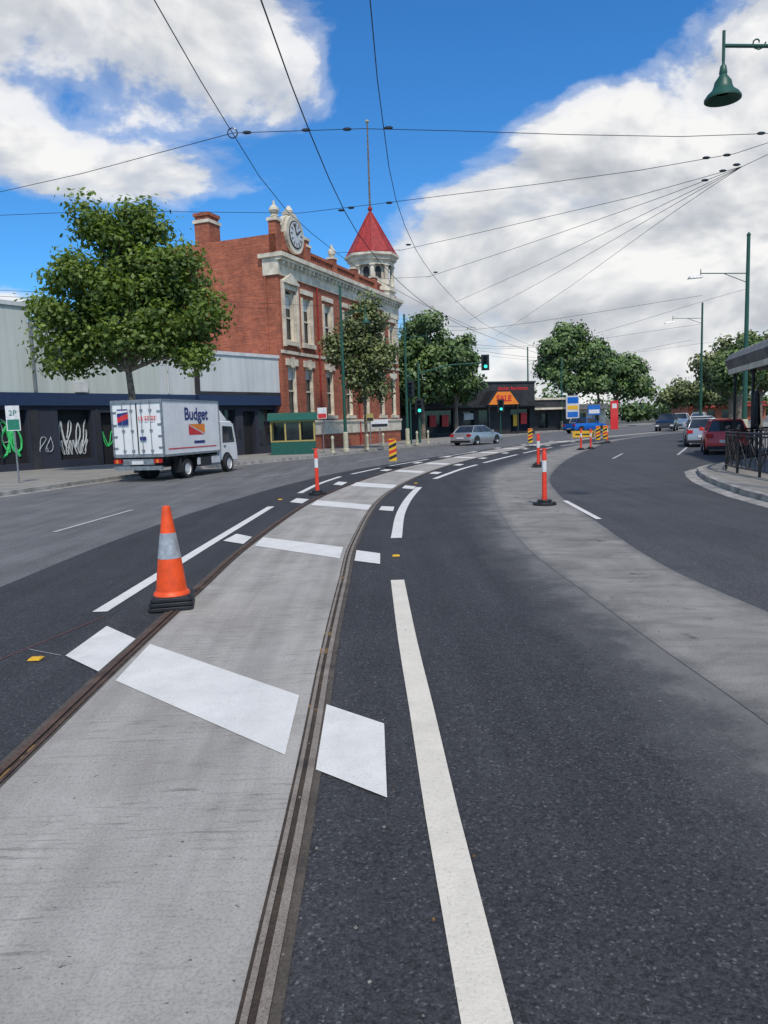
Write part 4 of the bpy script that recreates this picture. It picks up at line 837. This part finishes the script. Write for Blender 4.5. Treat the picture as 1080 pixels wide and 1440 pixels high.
me=bpy.data.meshes.new('distant_trees'); me.vertices.add(nl*4); me.vertices.foreach_set('co',V.ravel()); me.loops.add(nl*4); me.loops.foreach_set('vertex_index',np.arange(nl*4)); me.polygons.add(nl); me.polygons.foreach_set('loop_start',np.arange(nl)*4); me.polygons.foreach_set('loop_total',np.full(nl,4)); me.materials.append(M_leafd)
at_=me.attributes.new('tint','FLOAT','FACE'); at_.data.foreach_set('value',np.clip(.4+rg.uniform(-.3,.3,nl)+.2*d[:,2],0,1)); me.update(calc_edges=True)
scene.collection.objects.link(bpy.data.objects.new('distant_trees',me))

# ------------------------------------------------------------ sun and sky
SE,SA=rad(54),rad(168)
sun=bpy.data.lights.new('sun','SUN'); sun.energy=3.1; sun.angle=rad(4); sun.color=(1.0,.925,.82); so=bpy.data.objects.new('sun',sun); scene.collection.objects.link(so)
sd=Vector((math.sin(SA)*math.cos(SE),math.cos(SA)*math.cos(SE),math.sin(SE))); so.rotation_euler=sd.to_track_quat('Z','Y').to_euler()
w=bpy.data.worlds.new('World'); scene.world=w; w.use_nodes=True; nt=w.node_tree; bg=nt.nodes['Background']
sky=N(nt,'ShaderNodeTexSky',sky_type='NISHITA'); sky.sun_disc=False; sky.sun_elevation=SE; sky.sun_rotation=SA; sky.air_density=1.0; sky.dust_density=.3; sky.ozone_density=4.0
gen=N(nt,'ShaderNodeTexCoord').outputs['Generated']
sp=N(nt,'ShaderNodeSeparateXYZ'); lk(nt,gen,sp.inputs[0])
az=math_(nt,'MULTIPLY',math_(nt,'ARCTAN2',sp.outputs[0],sp.outputs[1]),180/math.pi); el=math_(nt,'MULTIPLY',math_(nt,'ARCSINE',sp.outputs[2]),180/math.pi)
ae=N(nt,'ShaderNodeCombineXYZ'); lk(nt,az,ae.inputs[0]); lk(nt,el,ae.inputs[1])
blobs=[(-19,28,16,8.0,1.0),(-30,24,10,7,1.0),(-15,17.5,11,2.8,.66),(-25,19,9,3.5,.72),(18.5,17.5,7.5,5.0,1.05),(26,21,7,5.5,1.0),(19,9,17,8.5,1.1),(5,8.0,7,5.0,.85),(30,12,12,10,1.1),(-27,9,5,2.0,.7),(19,24,4,1.2,.42),(6,16,4,1.2,.5),(0,1.5,60,3.2,.8),(110,35,50,25,.8),(-120,35,60,25,.8)]
cur=None
for a,e_,ra,re,sg in blobs:
    v1=N(nt,'ShaderNodeVectorMath',operation='MULTIPLY_ADD'); lk(nt,ae.outputs[0],v1.inputs[0]); v1.inputs[1].default_value=(1/ra,1/re,0); v1.inputs[2].default_value=(-a/ra,-e_/re,0)
    v2=N(nt,'ShaderNodeVectorMath',operation='DOT_PRODUCT'); lk(nt,v1.outputs[0],v2.inputs[0]); lk(nt,v1.outputs[0],v2.inputs[1])
    v=math_(nt,'MULTIPLY_ADD',v2.outputs['Value'],-.55,sg)
    cur=v if cur is None else math_(nt,'SMOOTH_MAX',cur,v,.25)
nv=mapping(nt,gen,(1,1,1.7))
n1=noise(nt,nv,4.2,7,.57,.25)
nv2=mapping(nt,gen,(1,1,1.7),loc=(.012,.0,.045)); n2=noise(nt,nv2,4.2,4,.57,.25)
fld=math_(nt,'ADD',cur,math_(nt,'MULTIPLY',math_(nt,'SUBTRACT',n1,.5),2.6))
dens=ramp(nt,fld,[(0.24,0.0),(0.44,.30),(0.60,.90),(0.85,1.0)],'EASE')
lit=math_(nt,'MULTIPLY_ADD',math_(nt,'SUBTRACT',n1,n2),3.0,.5,True)
big=noise(nt,mapping(nt,gen,(1,1,2.5)),2.6,2,.5)
shade=math_(nt,'ADD',math_(nt,'MULTIPLY',lit,.75),math_(nt,'MULTIPLY',big,.35),None,True)
ccol=ramp(nt,shade,[(.25,(.46,.49,.54)),(.5,(.66,.68,.71)),(.75,(.94,.935,.93))])
skc=N(nt,'ShaderNodeHueSaturation'); skc.inputs['Saturation'].default_value=1.15; skc.inputs['Value'].default_value=.13; lk(nt,sky.outputs[0],skc.inputs['Color'])
fin=mix(nt,dens,mix(nt,1.0,skc.outputs[0],(.52,1.0,1.28),'MULTIPLY'),ccol)
lk(nt,fin,bg.inputs[0]); bg.inputs[1].default_value=1.0
scene.view_settings.view_transform='Standard'; scene.view_settings.look='None'; scene.view_settings.exposure=0
